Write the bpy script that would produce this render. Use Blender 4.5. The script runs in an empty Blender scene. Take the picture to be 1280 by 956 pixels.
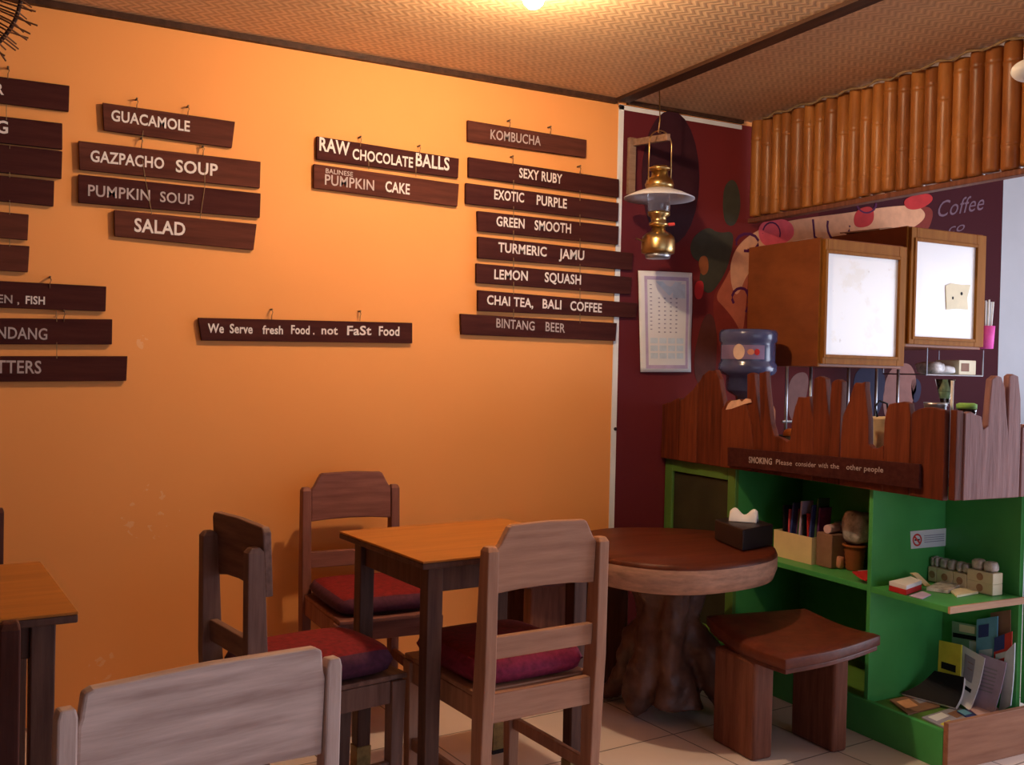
import bpy, bmesh, math, random
from mathutils import Vector, Matrix, noise
random.seed(7)
S = bpy.context.scene
COL = S.collection
PI = math.pi

# ------------------------------------------------------------------ camera
F, EYE = 1240.0, 1.25                      # focal length in pixels of the 1280x956 frame, eye height
R_CAM = ((0.888, 0.014, 0.459), (-0.459, -0.023, 0.888), (0.023, -1.0, -0.014))
_ny = Vector((-640 / F, -32 / F, 1)).normalized()
_nx = Vector(((3040.664 - 640) / F, (514.719 - 478) / F, 1)).normalized()
_nz = _nx.cross(_ny).normalized()
AX = (_nx, _ny, _nz)                       # world axes written in camera space (right, down, forward)
right = Vector([a.x for a in AX]); down = Vector([a.y for a in AX]); fwd = Vector([a.z for a in AX])
CAMP = Vector((0, 0, EYE))
cam_d = bpy.data.cameras.new('camera'); cam = bpy.data.objects.new('camera', cam_d); COL.objects.link(cam)
m = Matrix((right, -down, -fwd)).transposed().to_4x4(); m.translation = CAMP
cam.matrix_world = m
cam_d.sensor_width = 36; cam_d.lens = F / 1280 * 36; cam_d.clip_start = .02
S.camera = cam

def ray(x, y): return right * ((x - 640) / F) + down * ((y - 478) / F) + fwd
def pX(x, y, X): r = ray(x, y); return CAMP + r * ((X - CAMP.x) / r.x)
def pY(x, y, Y): r = ray(x, y); return CAMP + r * ((Y - CAMP.y) / r.y)
def pZ(x, y, Z): r = ray(x, y); return CAMP + r * ((Z - CAMP.z) / r.z)
def depth(p): return (Vector(p) - CAMP).dot(fwd)

# ------------------------------------------------------------------ light and exposure
S.view_settings.view_transform = 'Standard'; S.view_settings.look = 'None'
S.view_settings.exposure = 0.0; S.view_settings.gamma = 1.0; S.view_settings.use_curve_mapping = False
W = bpy.data.worlds.new('sky'); S.world = W; W.use_nodes = True
W.node_tree.nodes['Background'].inputs[0].default_value = (.55, .68, 1, 1)
W.node_tree.nodes['Background'].inputs[1].default_value = 1.0
DAY_W, SIDE_W, BULB_E, WARM = 18.0, 135.0, 1500.0, (1.0, .72, .45)
ld = bpy.data.lights.new('daylight', 'AREA'); lo = bpy.data.objects.new('daylight', ld); COL.objects.link(lo)
ld.shape = 'RECTANGLE'; ld.size = 3.0; ld.size_y = 1.9; ld.energy = DAY_W; ld.color = (.80, .85, 1.0)
lo.location = (2.2, -2.55, 1.15); lo.rotation_euler = (math.radians(90), 0, 0)   # in the open shop front behind the camera, shining to +y
sd = bpy.data.lights.new('side_daylight', 'AREA'); so = bpy.data.objects.new('side_daylight', sd); COL.objects.link(so)
sd.shape = 'RECTANGLE'; sd.size = 1.9; sd.size_y = 2.8; sd.energy = SIDE_W; sd.color = (.80, .85, 1.0)
so.location = (6.26, 1.25, 1.15); so.rotation_euler = (0, math.radians(90), 0)           # in the open side of the room, shining to -x

# ------------------------------------------------------------------ materials
def nt(name):
    mt = bpy.data.materials.new(name); mt.use_nodes = True
    t = mt.node_tree; b = t.nodes['Principled BSDF']
    return mt, t, b
def L(t, a, b): t.links.new(a, b)
def M(name, col, rough=.6, var=.18, scale=6, stretch=(1, 1, 1), bump=0.0, metal=0, coat=0, spec=.4, col2=None, trans=0, ior=1.45, alpha=1):
    mt, t, b = nt(name)
    tc = t.nodes.new('ShaderNodeTexCoord'); mp = t.nodes.new('ShaderNodeMapping'); mp.inputs['Scale'].default_value = stretch
    n = t.nodes.new('ShaderNodeTexNoise'); n.inputs['Scale'].default_value = scale; n.inputs['Detail'].default_value = 6; n.inputs['Roughness'].default_value = .6
    r = t.nodes.new('ShaderNodeValToRGB'); r.color_ramp.elements[0].position = .3; r.color_ramp.elements[1].position = .7
    c2 = col2 or [min(1, c * (1 + var)) for c in col]
    r.color_ramp.elements[0].color = [c * (1 - var) for c in col] + [1] if not col2 else list(col) + [1]
    r.color_ramp.elements[1].color = list(c2) + [1]
    L(t, tc.outputs['Object'], mp.inputs[0]); L(t, mp.outputs[0], n.inputs[0]); L(t, n.outputs[0], r.inputs[0]); L(t, r.outputs[0], b.inputs['Base Color'])
    b.inputs['Roughness'].default_value = rough; b.inputs['Metallic'].default_value = metal
    b.inputs['Specular IOR Level'].default_value = spec; b.inputs['Coat Weight'].default_value = coat
    b.inputs['Transmission Weight'].default_value = trans; b.inputs['IOR'].default_value = ior; b.inputs['Alpha'].default_value = alpha
    if bump:
        bp = t.nodes.new('ShaderNodeBump'); bp.inputs['Strength'].default_value = bump; bp.inputs['Distance'].default_value = .004
        L(t, n.outputs[0], bp.inputs['Height']); L(t, bp.outputs[0], b.inputs['Normal'])
    return mt
def math_n(t, op, a, b=None, c=None):
    n = t.nodes.new('ShaderNodeMath'); n.operation = op
    for i, v in enumerate((a, b, c)):
        if v is None: continue
        if isinstance(v, (int, float)): n.inputs[i].default_value = v
        else: L(t, v, n.inputs[i])
    return n.outputs[0]
def mix_c(t, f, a, b):
    n = t.nodes.new('ShaderNodeMix'); n.data_type = 'RGBA'
    for s, v in ((n.inputs['Factor'], f), (n.inputs[6], a), (n.inputs[7], b)):
        if isinstance(v, (int, float)): s.default_value = v
        elif isinstance(v, tuple): s.default_value = list(v) + [1]
        else: L(t, v, s)
    return n.outputs[2]

def wall_paint():
    mt, t, b = nt('orange_wall_paint')
    g = t.nodes.new('ShaderNodeNewGeometry')
    n = t.nodes.new('ShaderNodeTexNoise'); n.inputs['Scale'].default_value = 1.6; n.inputs['Detail'].default_value = 8; L(t, g.outputs['Position'], n.inputs[0])
    c = mix_c(t, n.outputs[0], (.79, .31, .085), (.85, .36, .11))
    n2 = t.nodes.new('ShaderNodeTexNoise'); n2.inputs['Scale'].default_value = 26; n2.inputs['Detail'].default_value = 5; L(t, g.outputs['Position'], n2.inputs[0])
    for (x, y, rad, thr) in ((188, 640, .10, .60), (180, 428, .025, .58), (130, 832, .05, .60), (545, 790, .05, .60), (290, 797, .03, .57)):
        p = pY(x, y, 3.7)
        d = t.nodes.new('ShaderNodeVectorMath'); d.operation = 'DISTANCE'; L(t, g.outputs['Position'], d.inputs[0]); d.inputs[1].default_value = p
        near = math_n(t, 'LESS_THAN', d.outputs['Value'], rad); hi = math_n(t, 'GREATER_THAN', n2.outputs[0], thr)
        f = math_n(t, 'MULTIPLY', math_n(t, 'MULTIPLY', near, hi), .22)
        c = mix_c(t, f, c, (.85, .68, .52))
    L(t, c, b.inputs['Base Color']); b.inputs['Roughness'].default_value = .75; b.inputs['Specular IOR Level'].default_value = .25
    bp = t.nodes.new('ShaderNodeBump'); bp.inputs['Strength'].default_value = .12; bp.inputs['Distance'].default_value = .004
    L(t, n2.outputs[0], bp.inputs['Height']); L(t, bp.outputs[0], b.inputs['Normal'])
    return mt
def floor_tiles():
    mt, t, b = nt('floor_tile')
    g = t.nodes.new('ShaderNodeNewGeometry'); mp = t.nodes.new('ShaderNodeMapping')
    mp.inputs['Rotation'].default_value = (0, 0, math.radians(-5.5)); mp.inputs['Location'].default_value = (-1.582, -2.548, 0)
    br = t.nodes.new('ShaderNodeTexBrick'); br.offset = 0; br.squash = 1
    br.inputs['Scale'].default_value = 1; br.inputs['Brick Width'].default_value = .378; br.inputs['Row Height'].default_value = .378
    br.inputs['Mortar Size'].default_value = .0028; br.inputs['Mortar Smooth'].default_value = .1
    br.inputs['Color1'].default_value = (.82, .69, .63, 1); br.inputs['Color2'].default_value = (.78, .65, .59, 1); br.inputs['Mortar'].default_value = (.12, .09, .08, 1)
    L(t, g.outputs['Position'], mp.inputs[0]); L(t, mp.outputs[0], br.inputs[0])
    n = t.nodes.new('ShaderNodeTexNoise'); n.inputs['Scale'].default_value = 9; n.inputs['Detail'].default_value = 6; L(t, g.outputs['Position'], n.inputs[0])
    c = mix_c(t, math_n(t, 'MULTIPLY', n.outputs[0], .25), br.outputs[0], (.52, .42, .39))
    L(t, c, b.inputs['Base Color']); b.inputs['Roughness'].default_value = .28
    return mt
def woven_mat():
    mt, t, b = nt('woven_bamboo_mat')
    g = t.nodes.new('ShaderNodeNewGeometry'); sp = t.nodes.new('ShaderNodeSeparateXYZ'); L(t, g.outputs['Position'], sp.inputs[0])
    pp = math_n(t, 'PINGPONG', sp.outputs[1], .032)
    u = math_n(t, 'FRACT', math_n(t, 'DIVIDE', math_n(t, 'ADD', sp.outputs[0], pp), .032))
    w = math_n(t, 'PINGPONG', u, .5)
    v = math_n(t, 'PINGPONG', math_n(t, 'DIVIDE', sp.outputs[1], .008), .5)
    k = math_n(t, 'MULTIPLY', math_n(t, 'ADD', w, math_n(t, 'MULTIPLY', v, .5)), 1.3)
    n = t.nodes.new('ShaderNodeTexNoise'); n.inputs['Scale'].default_value = 14; n.inputs['Detail'].default_value = 5; L(t, g.outputs['Position'], n.inputs[0])
    k2 = math_n(t, 'ADD', math_n(t, 'MULTIPLY', k, .75), math_n(t, 'MULTIPLY', n.outputs[0], .35))
    c = mix_c(t, k2, (.33, .18, .09), (.80, .54, .30))
    L(t, c, b.inputs['Base Color']); b.inputs['Roughness'].default_value = .55
    bp = t.nodes.new('ShaderNodeBump'); bp.inputs['Strength'].default_value = .5; bp.inputs['Distance'].default_value = .003
    L(t, k, bp.inputs['Height']); L(t, bp.outputs[0], b.inputs['Normal'])
    return mt
def mural_vinyl():
    mt, t, b = nt('mural_print')
    g = t.nodes.new('ShaderNodeNewGeometry')
    n = t.nodes.new('ShaderNodeTexNoise'); n.inputs['Scale'].default_value = 2.2; n.inputs['Detail'].default_value = 4; L(t, g.outputs['Position'], n.inputs[0])
    sp = t.nodes.new('ShaderNodeSeparateXYZ'); L(t, g.outputs['Position'], sp.inputs[0])
    # printed colour change of the picture: plum at its ends, red in the middle
    f = math_n(t, 'SUBTRACT', 1.0, math_n(t, 'MINIMUM', math_n(t, 'MULTIPLY', math_n(t, 'ABSOLUTE', math_n(t, 'SUBTRACT', sp.outputs[0], 3.15)), 1.5), 1.0))
    base = mix_c(t, math_n(t, 'GREATER_THAN', sp.outputs[0], 3.6), (.13, .018, .022), (.045, .006, .009))
    c = mix_c(t, f, base, (.22, .026, .018))
    c = mix_c(t, math_n(t, 'MULTIPLY', n.outputs[0], .45), c, (.07, .008, .018))
    L(t, c, b.inputs['Base Color']); b.inputs['Roughness'].default_value = .75; b.inputs['Specular IOR Level'].default_value = .12
    return mt
def emit(name, col, s):
    mt, t, b = nt(name)
    b.inputs['Base Color'].default_value = (1, 1, 1, 1); b.inputs['Emission Color'].default_value = list(col) + [1]; b.inputs['Emission Strength'].default_value = s
    return mt
def wood(name, c1, c2, axis='z', rough=.5, bump=.25, scale=7, coat=0, spec=.2):
    st = {'x': (.6, 7, 7), 'y': (7, .6, 7), 'z': (7, 7, .6)}[axis]
    return M(name, c1, rough, scale=scale, stretch=st, bump=bump, col2=c2, coat=coat, spec=spec)

MT = {}
MT['wall'] = wall_paint(); MT['floor'] = floor_tiles(); MT['mat'] = woven_mat(); MT['mural'] = mural_vinyl()
MT['white_wall'] = M('white_wall_paint', (.44, .45, .49), .7, .05, 3)
MT['batten'] = wood('dark_batten', (.035, .014, .008), (.08, .035, .02), 'y')
MT['board'] = wood('dark_board', (.036, .008, .008), (.066, .017, .014), 'x', .8, spec=.12)
MT['board2'] = wood('brown_board', (.062, .017, .012), (.115, .034, .022), 'x', .8, spec=.12)
MT['letter'] = M('chalk_white_paint', (.72, .64, .60), .7, .08, 40)
MT['letter_grey'] = M('thin_white_paint', (.42, .34, .33), .7, .2, 40)
MT['cord'] = M('dark_cord', (.16, .09, .05), .8)
MT['white'] = M('white_plastic', (.78, .78, .78), .5, .06)
MT['paper'] = M('white_paper', (.80, .79, .80), .7, .04, 5)
MT['dark'] = M('black_wood', (.018, .010, .012), .45)
MT['red'] = M('red_fabric', (.17, .004, .008), .85, .35, 60, bump=.3)
MT['magenta'] = M('magenta_fabric', (.20, .012, .045), .85, .3, 60, bump=.3)
MT['plum'] = M('plum_fabric', (.07, .015, .04), .85, .3, 60, bump=.3)
def chairwood(n, a, b): return (wood(n + '_x', a, b, 'x'), wood(n + '_z', a, b, 'z'))
CW_front = chairwood('teak', (.33, .155, .095), (.48, .25, .155))
CW_pale = chairwood('bleached_teak', (.40, .26, .215), (.72, .53, .455))
CW_left = chairwood('grey_teak', (.13, .065, .05), (.24, .13, .10))
CW_wall = chairwood('reddish_teak', (.16, .055, .045), (.27, .11, .085))
CW_dark = chairwood('dark_teak', (.055, .018, .014), (.11, .035, .025))
MT['tabletop'] = wood('honey_tabletop', (.34, .115, .020), (.46, .17, .032), 'x', .35, .08, 5)
MT['tableleg'] = wood('dark_table_frame', (.07, .030, .022), (.135, .065, .045), 'z')
MT['legcap'] = M('ochre_leg_cap', (.30, .19, .06), .5, .4, 40)
MT['slabtop'] = wood('polished_slab_top', (.05, .011, .006), (.12, .028, .012), 'x', .42, .1, 4)
MT['slabrim'] = M('raw_slab_edge', (.46, .24, .15), .75, .3, 14, (1, 1, 4), .5)
MT['root'] = M('gnarled_root', (.05, .022, .018), .45, scale=9, bump=.6, col2=(.17, .075, .05))
MT['stoolseat'] = M('stool_seat_wood', (.085, .018, .010), .42, scale=20, bump=.4, col2=(.16, .036, .018))
MT['stoolleg'] = wood('stool_leg_wood', (.12, .04, .025), (.24, .09, .055), 'z')
MT['green'] = M('green_paint', (.07, .36, .09), .38, .15, 4, bump=.08)
MT['olive'] = M('olive_green_paint', (.10, .22, .04), .45, .2, 4)
MT['door_panel'] = M('dark_door_panel', (.035, .035, .018), .5, .3, 6)
MT['plank'] = wood('red_brown_plank', (.066, .013, .006), (.155, .032, .012), 'z', .6, .5)
MT['plank2'] = wood('rough_red_plank', (.11, .022, .009), (.19, .045, .017), 'z', .6, .5)
MT['plank_pale'] = wood('daylit_end_plank', (.20, .09, .085), (.36, .19, .18), 'z', .6, .5)  # paler than the front planks: daylight on the counter end put into the colour
MT['torn'] = M('torn_pale_wood', (.75, .48, .33), .8, .15, 30, bump=.5)
MT['raw'] = wood('raw_board_edge', (.40, .22, .13), (.58, .36, .22), 'x', .6)
MT['endboard'] = wood('brown_end_board', (.27, .115, .065), (.40, .19, .11), 'x', .55)
MT['bracketwood'] = wood('bracket_wood', (.20, .11, .07), (.32, .20, .14), 'x', .6)
MT['worktop'] = M('worktop_dark', (.05, .03, .025), .4)
MT['ply'] = M('cabinet_plywood', (.20, .052, .014), .5, scale=5, stretch=(1, 1, 2), bump=.15, col2=(.30, .082, .022))
MT['cabframe'] = wood('cabinet_frame', (.24, .080, .012), (.32, .125, .020), 'z', .6, spec=.12)
def stained():
    mt, t, b = nt('stained_white_laminate'); tc = t.nodes.new('ShaderNodeTexCoord')
    c = (.93, .93, .92)
    for sc1, lo1, colr, amt in ((5, .56, (.74, .66, .48), .35), (22, .66, (.45, .38, .30), .7)):
        n = t.nodes.new('ShaderNodeTexNoise'); n.inputs['Scale'].default_value = sc1; n.inputs['Detail'].default_value = 7; n.inputs['Roughness'].default_value = .65; L(t, tc.outputs['Object'], n.inputs[0])
        r = t.nodes.new('ShaderNodeValToRGB'); r.color_ramp.elements[0].position = lo1; r.color_ramp.elements[1].position = lo1 + .08; r.color_ramp.elements[1].color = (amt,) * 3 + (1,); L(t, n.outputs[0], r.inputs[0])
        c = mix_c(t, r.outputs[0], c, colr)
    L(t, c, b.inputs['Base Color']); b.inputs['Roughness'].default_value = .25
    return mt
MT['panel1'] = stained()
MT['panel2'] = M('white_laminate', (.93, .94, .95), .25, .02, 4)
MT['bamboo'] = M('bamboo_pole', (.25, .075, .016), .38, scale=5, stretch=(3, 3, .8), bump=.1, col2=(.46, .175, .04))
MT['bamboo2'] = M('dark_bamboo_pole', (.19, .055, .014), .38, scale=5, stretch=(3, 3, .8), bump=.1, col2=(.36, .125, .030))
MT['rope'] = M('straw_rope', (.26, .16, .075), .8, .3, 30)
MT['brass'] = M('brass', (.55, .37, .15), .30, .15, 8, metal=1)
MT['enamel'] = M('white_enamel', (.62, .60, .64), .35, .08, 6)
MT['steel'] = M('grey_steel', (.45, .47, .52), .35, .1, 8, metal=.9)
MT['glass'] = M('clear_glass', (.95, .95, .95), .03, .0, 3, trans=1)
MT['bluejug'] = M('blue_bottle_plastic', (.10, .11, .24), .18, .25, 6, trans=.35, spec=.6)
MT['lavender'] = M('bottle_label', (.22, .15, .27), .4, .15, 10)
MT['cream'] = M('cream_card', (.80, .62, .33), .65, .08, 9)
MT['cream2'] = M('pale_cream_card', (.82, .74, .52), .65, .08, 9)
def plain(n, c, r=.5, v=.12): 
    MT[n] = M(n, c, max(r, .62), v, 18, spec=.15); return MT[n]
for n, c in dict(orange=(.75, .24, .05), salmon=(.62, .26, .16), pink=(.72, .10, .13), hotpink=(.85, .12, .50), plumink=(.09, .012, .06), leafink=(.055, .050, .032), redink=(.50, .03, .03), peach=(.72, .36, .20),
                 skyblue=(.16, .42, .62), navy=(.05, .07, .25), yellow=(.72, .66, .08), magblack=(.014, .013, .017), lilac=(.52, .42, .60), greyprint=(.36, .34, .42), mint=(.25, .42, .28), tomato=(.68, .07, .06),
                 brownprint=(.28, .15, .10), terracotta=(.30, .09, .03), deepred=(.21, .028, .018), duskprint=(.10, .028, .022), coral=(.46, .12, .06), fadedink=(.17, .095, .13), duskrose=(.30, .13, .11), duskblue=(.022, .018, .055), paleprint=(.72, .50, .38), palecyan=(.62, .72, .80), purplepack=(.14, .04, .16), greenpack=(.06, .12, .06), pinkpaper=(.74, .48, .50), limegreen=(.30, .62, .16), beigepot=(.72, .55, .34), ovalink=(.045, .012, .018)).items():
    plain(n, c)
MT['wrap'] = M('crinkled_plastic', (.55, .50, .48), .25, .5, 35, bump=.9, spec=.7)
MT['rattan'] = M('rattan', (.20, .075, .028), .6, .3, 20)

# ------------------------------------------------------------------ building helpers
MATX = {}
def empty(name, label, cat, loc, rz=0, group=None):
    o = bpy.data.objects.new(name, None); COL.objects.link(o); o.location = loc; o.rotation_euler = (0, 0, rz); o.empty_display_size = .05
    MATX[o] = Matrix.Translation(Vector(loc)) @ Matrix.Rotation(rz, 4, 'Z')
    return tag(o, label, cat, group)
def tag(o, label=None, cat=None, group=None, kind=None):
    if label: o['label'] = label
    if cat: o['category'] = cat
    if group: o['group'] = group
    if kind: o['kind'] = kind
    return o

class MB:
    def __init__(s): s.bm = bmesh.new(); s.mi = 0
    def face(s, vs):
        try: f = s.bm.faces.new(vs); f.material_index = s.mi; return f
        except ValueError: return None
    def box(s, a, b):
        a, b = Vector(a), Vector(b)
        return s.hexa([(a.x, a.y, a.z), (b.x, a.y, a.z), (b.x, b.y, a.z), (a.x, b.y, a.z)], [(a.x, a.y, b.z), (b.x, a.y, b.z), (b.x, b.y, b.z), (a.x, b.y, b.z)])
    def hexa(s, lo, hi): return s.loft([lo, hi])
    def loft(s, rings, caps=True, closed=True):
        R = [[s.bm.verts.new(p) for p in r] for r in rings]
        n = len(R[0])
        for i in range(len(R) - 1):
            for j in range(n if closed else n - 1):
                k = (j + 1) % n; s.face([R[i][j], R[i][k], R[i + 1][k], R[i + 1][j]])
        if caps: s.face(list(reversed(R[0]))); s.face(R[-1])
        return R
    def rectloft(s, secs):                         # (centre, width x, width y)
        return s.loft([[(c[0] - a / 2, c[1] - b / 2, c[2]), (c[0] + a / 2, c[1] - b / 2, c[2]), (c[0] + a / 2, c[1] + b / 2, c[2]), (c[0] - a / 2, c[1] + b / 2, c[2])] for c, a, b in secs])
    def prism(s, pts, off):                        # polygon thickened by off
        off = Vector(off); a = [s.bm.verts.new(Vector(p)) for p in pts]; b = [s.bm.verts.new(Vector(p) + off) for p in pts]
        n = len(a); s.face(list(reversed(a))); s.face(b)
        for j in range(n): k = (j + 1) % n; s.face([a[j], a[k], b[k], b[j]])
        return a, b
    def tube(s, path, r, n=8, closed=False):
        P = [Vector(p) for p in path]; rings = []
        for i, p in enumerate(P):
            q = P[(i + 1) % len(P)] if closed or i < len(P) - 1 else p; o = P[i - 1] if closed or i else p
            d = (q - o).normalized(); u = d.cross(Vector((0, 0, 1)))
            if u.length < .15: u = d.cross(Vector((1, 0, 0)))
            u.normalize(); v = d.cross(u); rr = r[i] if isinstance(r, (list, tuple)) else r
            rings.append([p + (u * math.cos(2 * PI * j / n) + v * math.sin(2 * PI * j / n)) * rr for j in range(n)])
        if closed: rings.append(rings[0]); s.loft(rings, caps=False); bmesh.ops.remove_doubles(s.bm, verts=s.bm.verts, dist=1e-6)
        else: s.loft(rings)
    def lathe(s, prof, c=(0, 0, 0), n=32, caps=True):
        c = Vector(c)
        s.loft([[c + Vector((r * math.cos(2 * PI * j / n), r * math.sin(2 * PI * j / n), z)) for j in range(n)] for r, z in prof], caps=caps)
    def grid(s, fn, nu, nv):
        V = [[s.bm.verts.new(fn(i / nu, j / nv)) for j in range(nv + 1)] for i in range(nu + 1)]
        for i in range(nu):
            for j in range(nv): s.face([V[i][j], V[i + 1][j], V[i + 1][j + 1], V[i][j + 1]])
        return V
    def slabgrid(s, fn, nu, nv, off):              # sheet with thickness
        off = Vector(off)
        A = s.grid(fn, nu, nv); B = s.grid(lambda u, v: Vector(fn(u, v)) + off, nu, nv)
        ring = lambda V: [V[i][0] for i in range(nu)] + [V[nu][j] for j in range(nv)] + [V[i][nv] for i in range(nu, 0, -1)] + [V[0][j] for j in range(nv, 0, -1)]
        a, b = ring(A), ring(B)
        for i in range(len(a)): k = (i + 1) % len(a); s.face([a[i], a[k], b[k], b[i]])
    def build(s, name, mats, parent=None, bevel=0, seg=2, smooth=False, world=True):
        bmesh.ops.recalc_face_normals(s.bm, faces=s.bm.faces)
        me = bpy.data.meshes.new(name); 
        if parent is not None and world:
            p = parent; mm = Matrix.Identity(4)
            while p is not None: mm = MATX.get(p, Matrix.Identity(4)) @ mm; p = p.parent
            s.bm.transform(mm.inverted())
        s.bm.to_mesh(me); s.bm.free()
        for mm in (mats if isinstance(mats, (list, tuple)) else [mats]): me.materials.append(mm)
        o = bpy.data.objects.new(name, me); COL.objects.link(o)
        if parent is not None: o.parent = parent
        if smooth: me.polygons.foreach_set('use_smooth', [True] * len(me.polygons))
        if bevel:
            b = o.modifiers.new('edge', 'BEVEL'); b.width = bevel; b.segments = seg; b.limit_method = 'ANGLE'; b.angle_limit = math.radians(40)
        return o

_tm = {}
def text_tris(s, bold):
    if (s, bold) in _tm: return _tm[(s, bold)]
    c = bpy.data.curves.new('t', 'FONT'); c.body = s; c.size = 1; c.resolution_u = 3; c.offset = bold; c.space_character = 1.04
    o = bpy.data.objects.new('t', c); COL.objects.link(o)
    bpy.context.view_layer.update()
    me = bpy.data.meshes.new_from_object(o.evaluated_get(bpy.context.evaluated_depsgraph_get()))
    r = ([v.co.copy() for v in me.vertices], [list(p.vertices) for p in me.polygons])
    bpy.data.objects.remove(o); bpy.data.curves.remove(c); bpy.data.meshes.remove(me)
    _tm[(s, bold)] = r; return r
CAP = max(v.y for v in text_tris('H', 0)[0])
def write(mb, s, B0, B1, H, out, bold=.018, up=(0, 0, 1), shear=0):
    """letters painted from baseline point B0 to B1, capital height H, lifted along out"""
    V, P = text_tris(s, bold); x0 = min(v.x for v in V); x1 = max(v.x for v in V); up = Vector(up); B0, B1, out = Vector(B0), Vector(B1), Vector(out)
    vs = [mb.bm.verts.new(B0 + (B1 - B0) * ((v.x - x0 + shear * v.y) / (x1 - x0)) + up * (v.y / CAP * H) + out) for v in V]
    for p in P: mb.face([vs[i] for i in p])
def struct(o): o['kind'] = 'structure'; return o

# ------------------------------------------------------------------ room
WY, CZ = 3.70, 2.445
def one(name, a, b, mat):
    q = MB(); q.box(a, b); return struct(q.build(name, mat))
one('floor', (-4.6, -2.7, -.1), (6.4, WY + .1, 0), MT['floor'])
one('ceiling', (-4.6, -2.7, CZ), (6.4, WY + .1, CZ + .08), MT['mat'])
one('wall_back', (-4.6, WY, 0), (4.95, WY + .1, CZ), MT['wall'])
one('wall_kitchen', (4.9505, WY, 0), (6.4, WY + .1, CZ), MT['white_wall'])
one('wall_left', (-4.7, -2.7, 0), (-4.6, WY + .1, CZ), MT['batten'])
q = MB(); q.box((6.3, 2.7, 0), (6.4, WY, CZ)); q.box((6.3, -2.6, 0), (6.4, -2.0, CZ)); q.box((6.3, -2.0, 2.2), (6.4, 2.7, CZ)); struct(q.build('wall_right', MT['white_wall']))
q = MB(); q.box((-4.6, -2.7, 0), (.5, -2.6, CZ)); q.box((4.0, -2.7, 0), (6.4, -2.6, CZ)); q.box((.5, -2.7, 2.2), (4.0, -2.6, CZ))
struct(q.build('wall_front', MT['batten']))
one('ground', (-6, -9, -.14), (14, 9, -.11), M('paving', (.30, .29, .28), .8))
one('trim_1', (-4.6, WY - .022, CZ - .022), (2.39, WY, CZ), MT['batten'])
xb = 2.415
one('trim_2', (xb - .033, -2.6, CZ - .014), (xb + .033, WY - .023, CZ), MT['batten'])
one('trim_3', (2.45, WY - .02, CZ - .016), (3.10, WY, CZ), MT['batten'])

# ------------------------------------------------------------------ mural banner on the back wall
ban = empty('mural_banner', 'plum and red printed mural banner with white border pinned to orange wall', 'banner', (3.6, WY, 0))
yb = WY - .004
x0, x1, ztop = pY(776, 300, yb).x, 4.975, CZ - .02
q = MB(); q.box((x0, yb, .004), (4.975, WY, ztop)); q.build('printed_sheet', MT['mural'], ban)
bw = .026
q = MB(); q.box((x0 - bw, yb - .001, .004), (x0, WY, ztop)); q.box((x0 - bw, yb - .001, ztop - .022), (3.10, yb, ztop - .002)); q.build('border', MT['white'], ban)
for (px_, py_) in ((775, 133), (769, 536), (771, 352)):
    c = pY(px_, py_, yb - .002); q = MB(); q.tube([c, c + Vector((0, -.004, 0))], .008, 10); q.build('nail', MT['dark'], ban)
def wallshape(pts, mat, name, lift=.0015, Y=yb):
    for _ in range(3 if len(pts) < 20 else 0): pts = [(a[0] * w_ + b[0] * (1 - w_), a[1] * w_ + b[1] * (1 - w_)) for a, b in zip(pts, pts[1:] + pts[:1]) for w_ in (.75, .25)]
    q = MB(); q.prism([pY(x, y, Y) for x, y in pts], (0, -lift, 0)); return q.build(name, mat, ban)
def ell(cx, cy, rx, ry, n=24, a0=0, a1=2 * PI): return [(cx + rx * math.cos(a0 + (a1 - a0) * i / n), cy + ry * math.sin(a0 + (a1 - a0) * i / n)) for i in range(n + (0 if abs(a1 - a0 - 2 * PI) < 1e-6 else 1))]
wallshape(ell(838, 222, 36, 84), MT['ovalink'], 'oval_print')  # dark oval belonging to the mural's printed picture
wallshape([(905, 232), (916, 222), (924, 236), (926, 262), (918, 284), (906, 280), (903, 258)], MT['leafink'], 'leaf_print')
wallshape([(862, 300), (884, 282), (898, 292), (918, 288), (914, 318), (905, 345), (885, 372), (872, 350), (880, 330), (864, 322)], MT['leafink'], 'leaf_print')
wallshape([(872, 322), (884, 318), (886, 340), (876, 346)], MT['terracotta'], 'petal_print', .0026)
wallshape([(868, 352), (880, 350), (878, 374), (868, 374)], MT['redink'], 'petal_print', .0026)
wallshape([(888, 372), (905, 352), (920, 322), (936, 300), (960, 284), (990, 276), (1030, 272), (1060, 268), (1100, 262), (1150, 256), (1170, 262), (1155, 300), (1080, 320), (1000, 330), (948, 340), (934, 380), (932, 470), (915, 500), (900, 440)], MT['deepred'], 'swirl_print', .001)
wallshape([(893, 372), (906, 350), (920, 322), (934, 300), (936, 338), (932, 384), (928, 420), (918, 400), (905, 384)], MT['coral'], 'swirl_print', .0014)
wallshape([(912, 330), (922, 306), (945, 288), (975, 278), (1010, 272), (1060, 266), (1110, 258), (1150, 256), (1160, 275), (1110, 300), (1030, 312), (965, 316), (935, 338), (922, 372), (914, 360)], MT['peach'], 'swirl_print', .0018)
wallshape([(948, 278), (975, 272), (992, 280), (992, 300), (960, 310), (948, 300)], MT['pink'], 'swirl_print', .0026)
wallshape([(1068, 262), (1092, 256), (1092, 282), (1066, 286)], MT['redink'], 'swirl_print', .0026)
wallshape([(1128, 248), (1160, 240), (1168, 250), (1150, 262), (1132, 262)], MT['redink'], 'swirl_print', .0026)
def curl(pts, r=3.2, mat=None):
    q = MB(); q.tube([pY(x, y, yb - .001) for x, y in pts], r * 4.9 / F * .62, 6)
    for v in q.bm.verts: v.co.y = yb - .001 - (yb - v.co.y) * .25
    q.build('curl_print', mat or MT['plumink'], ban)
curl(ell(934, 303, 14, 11, 10, PI * .9, PI * 2.6)); curl([(934, 312), (944, 318), (952, 326)])
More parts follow.
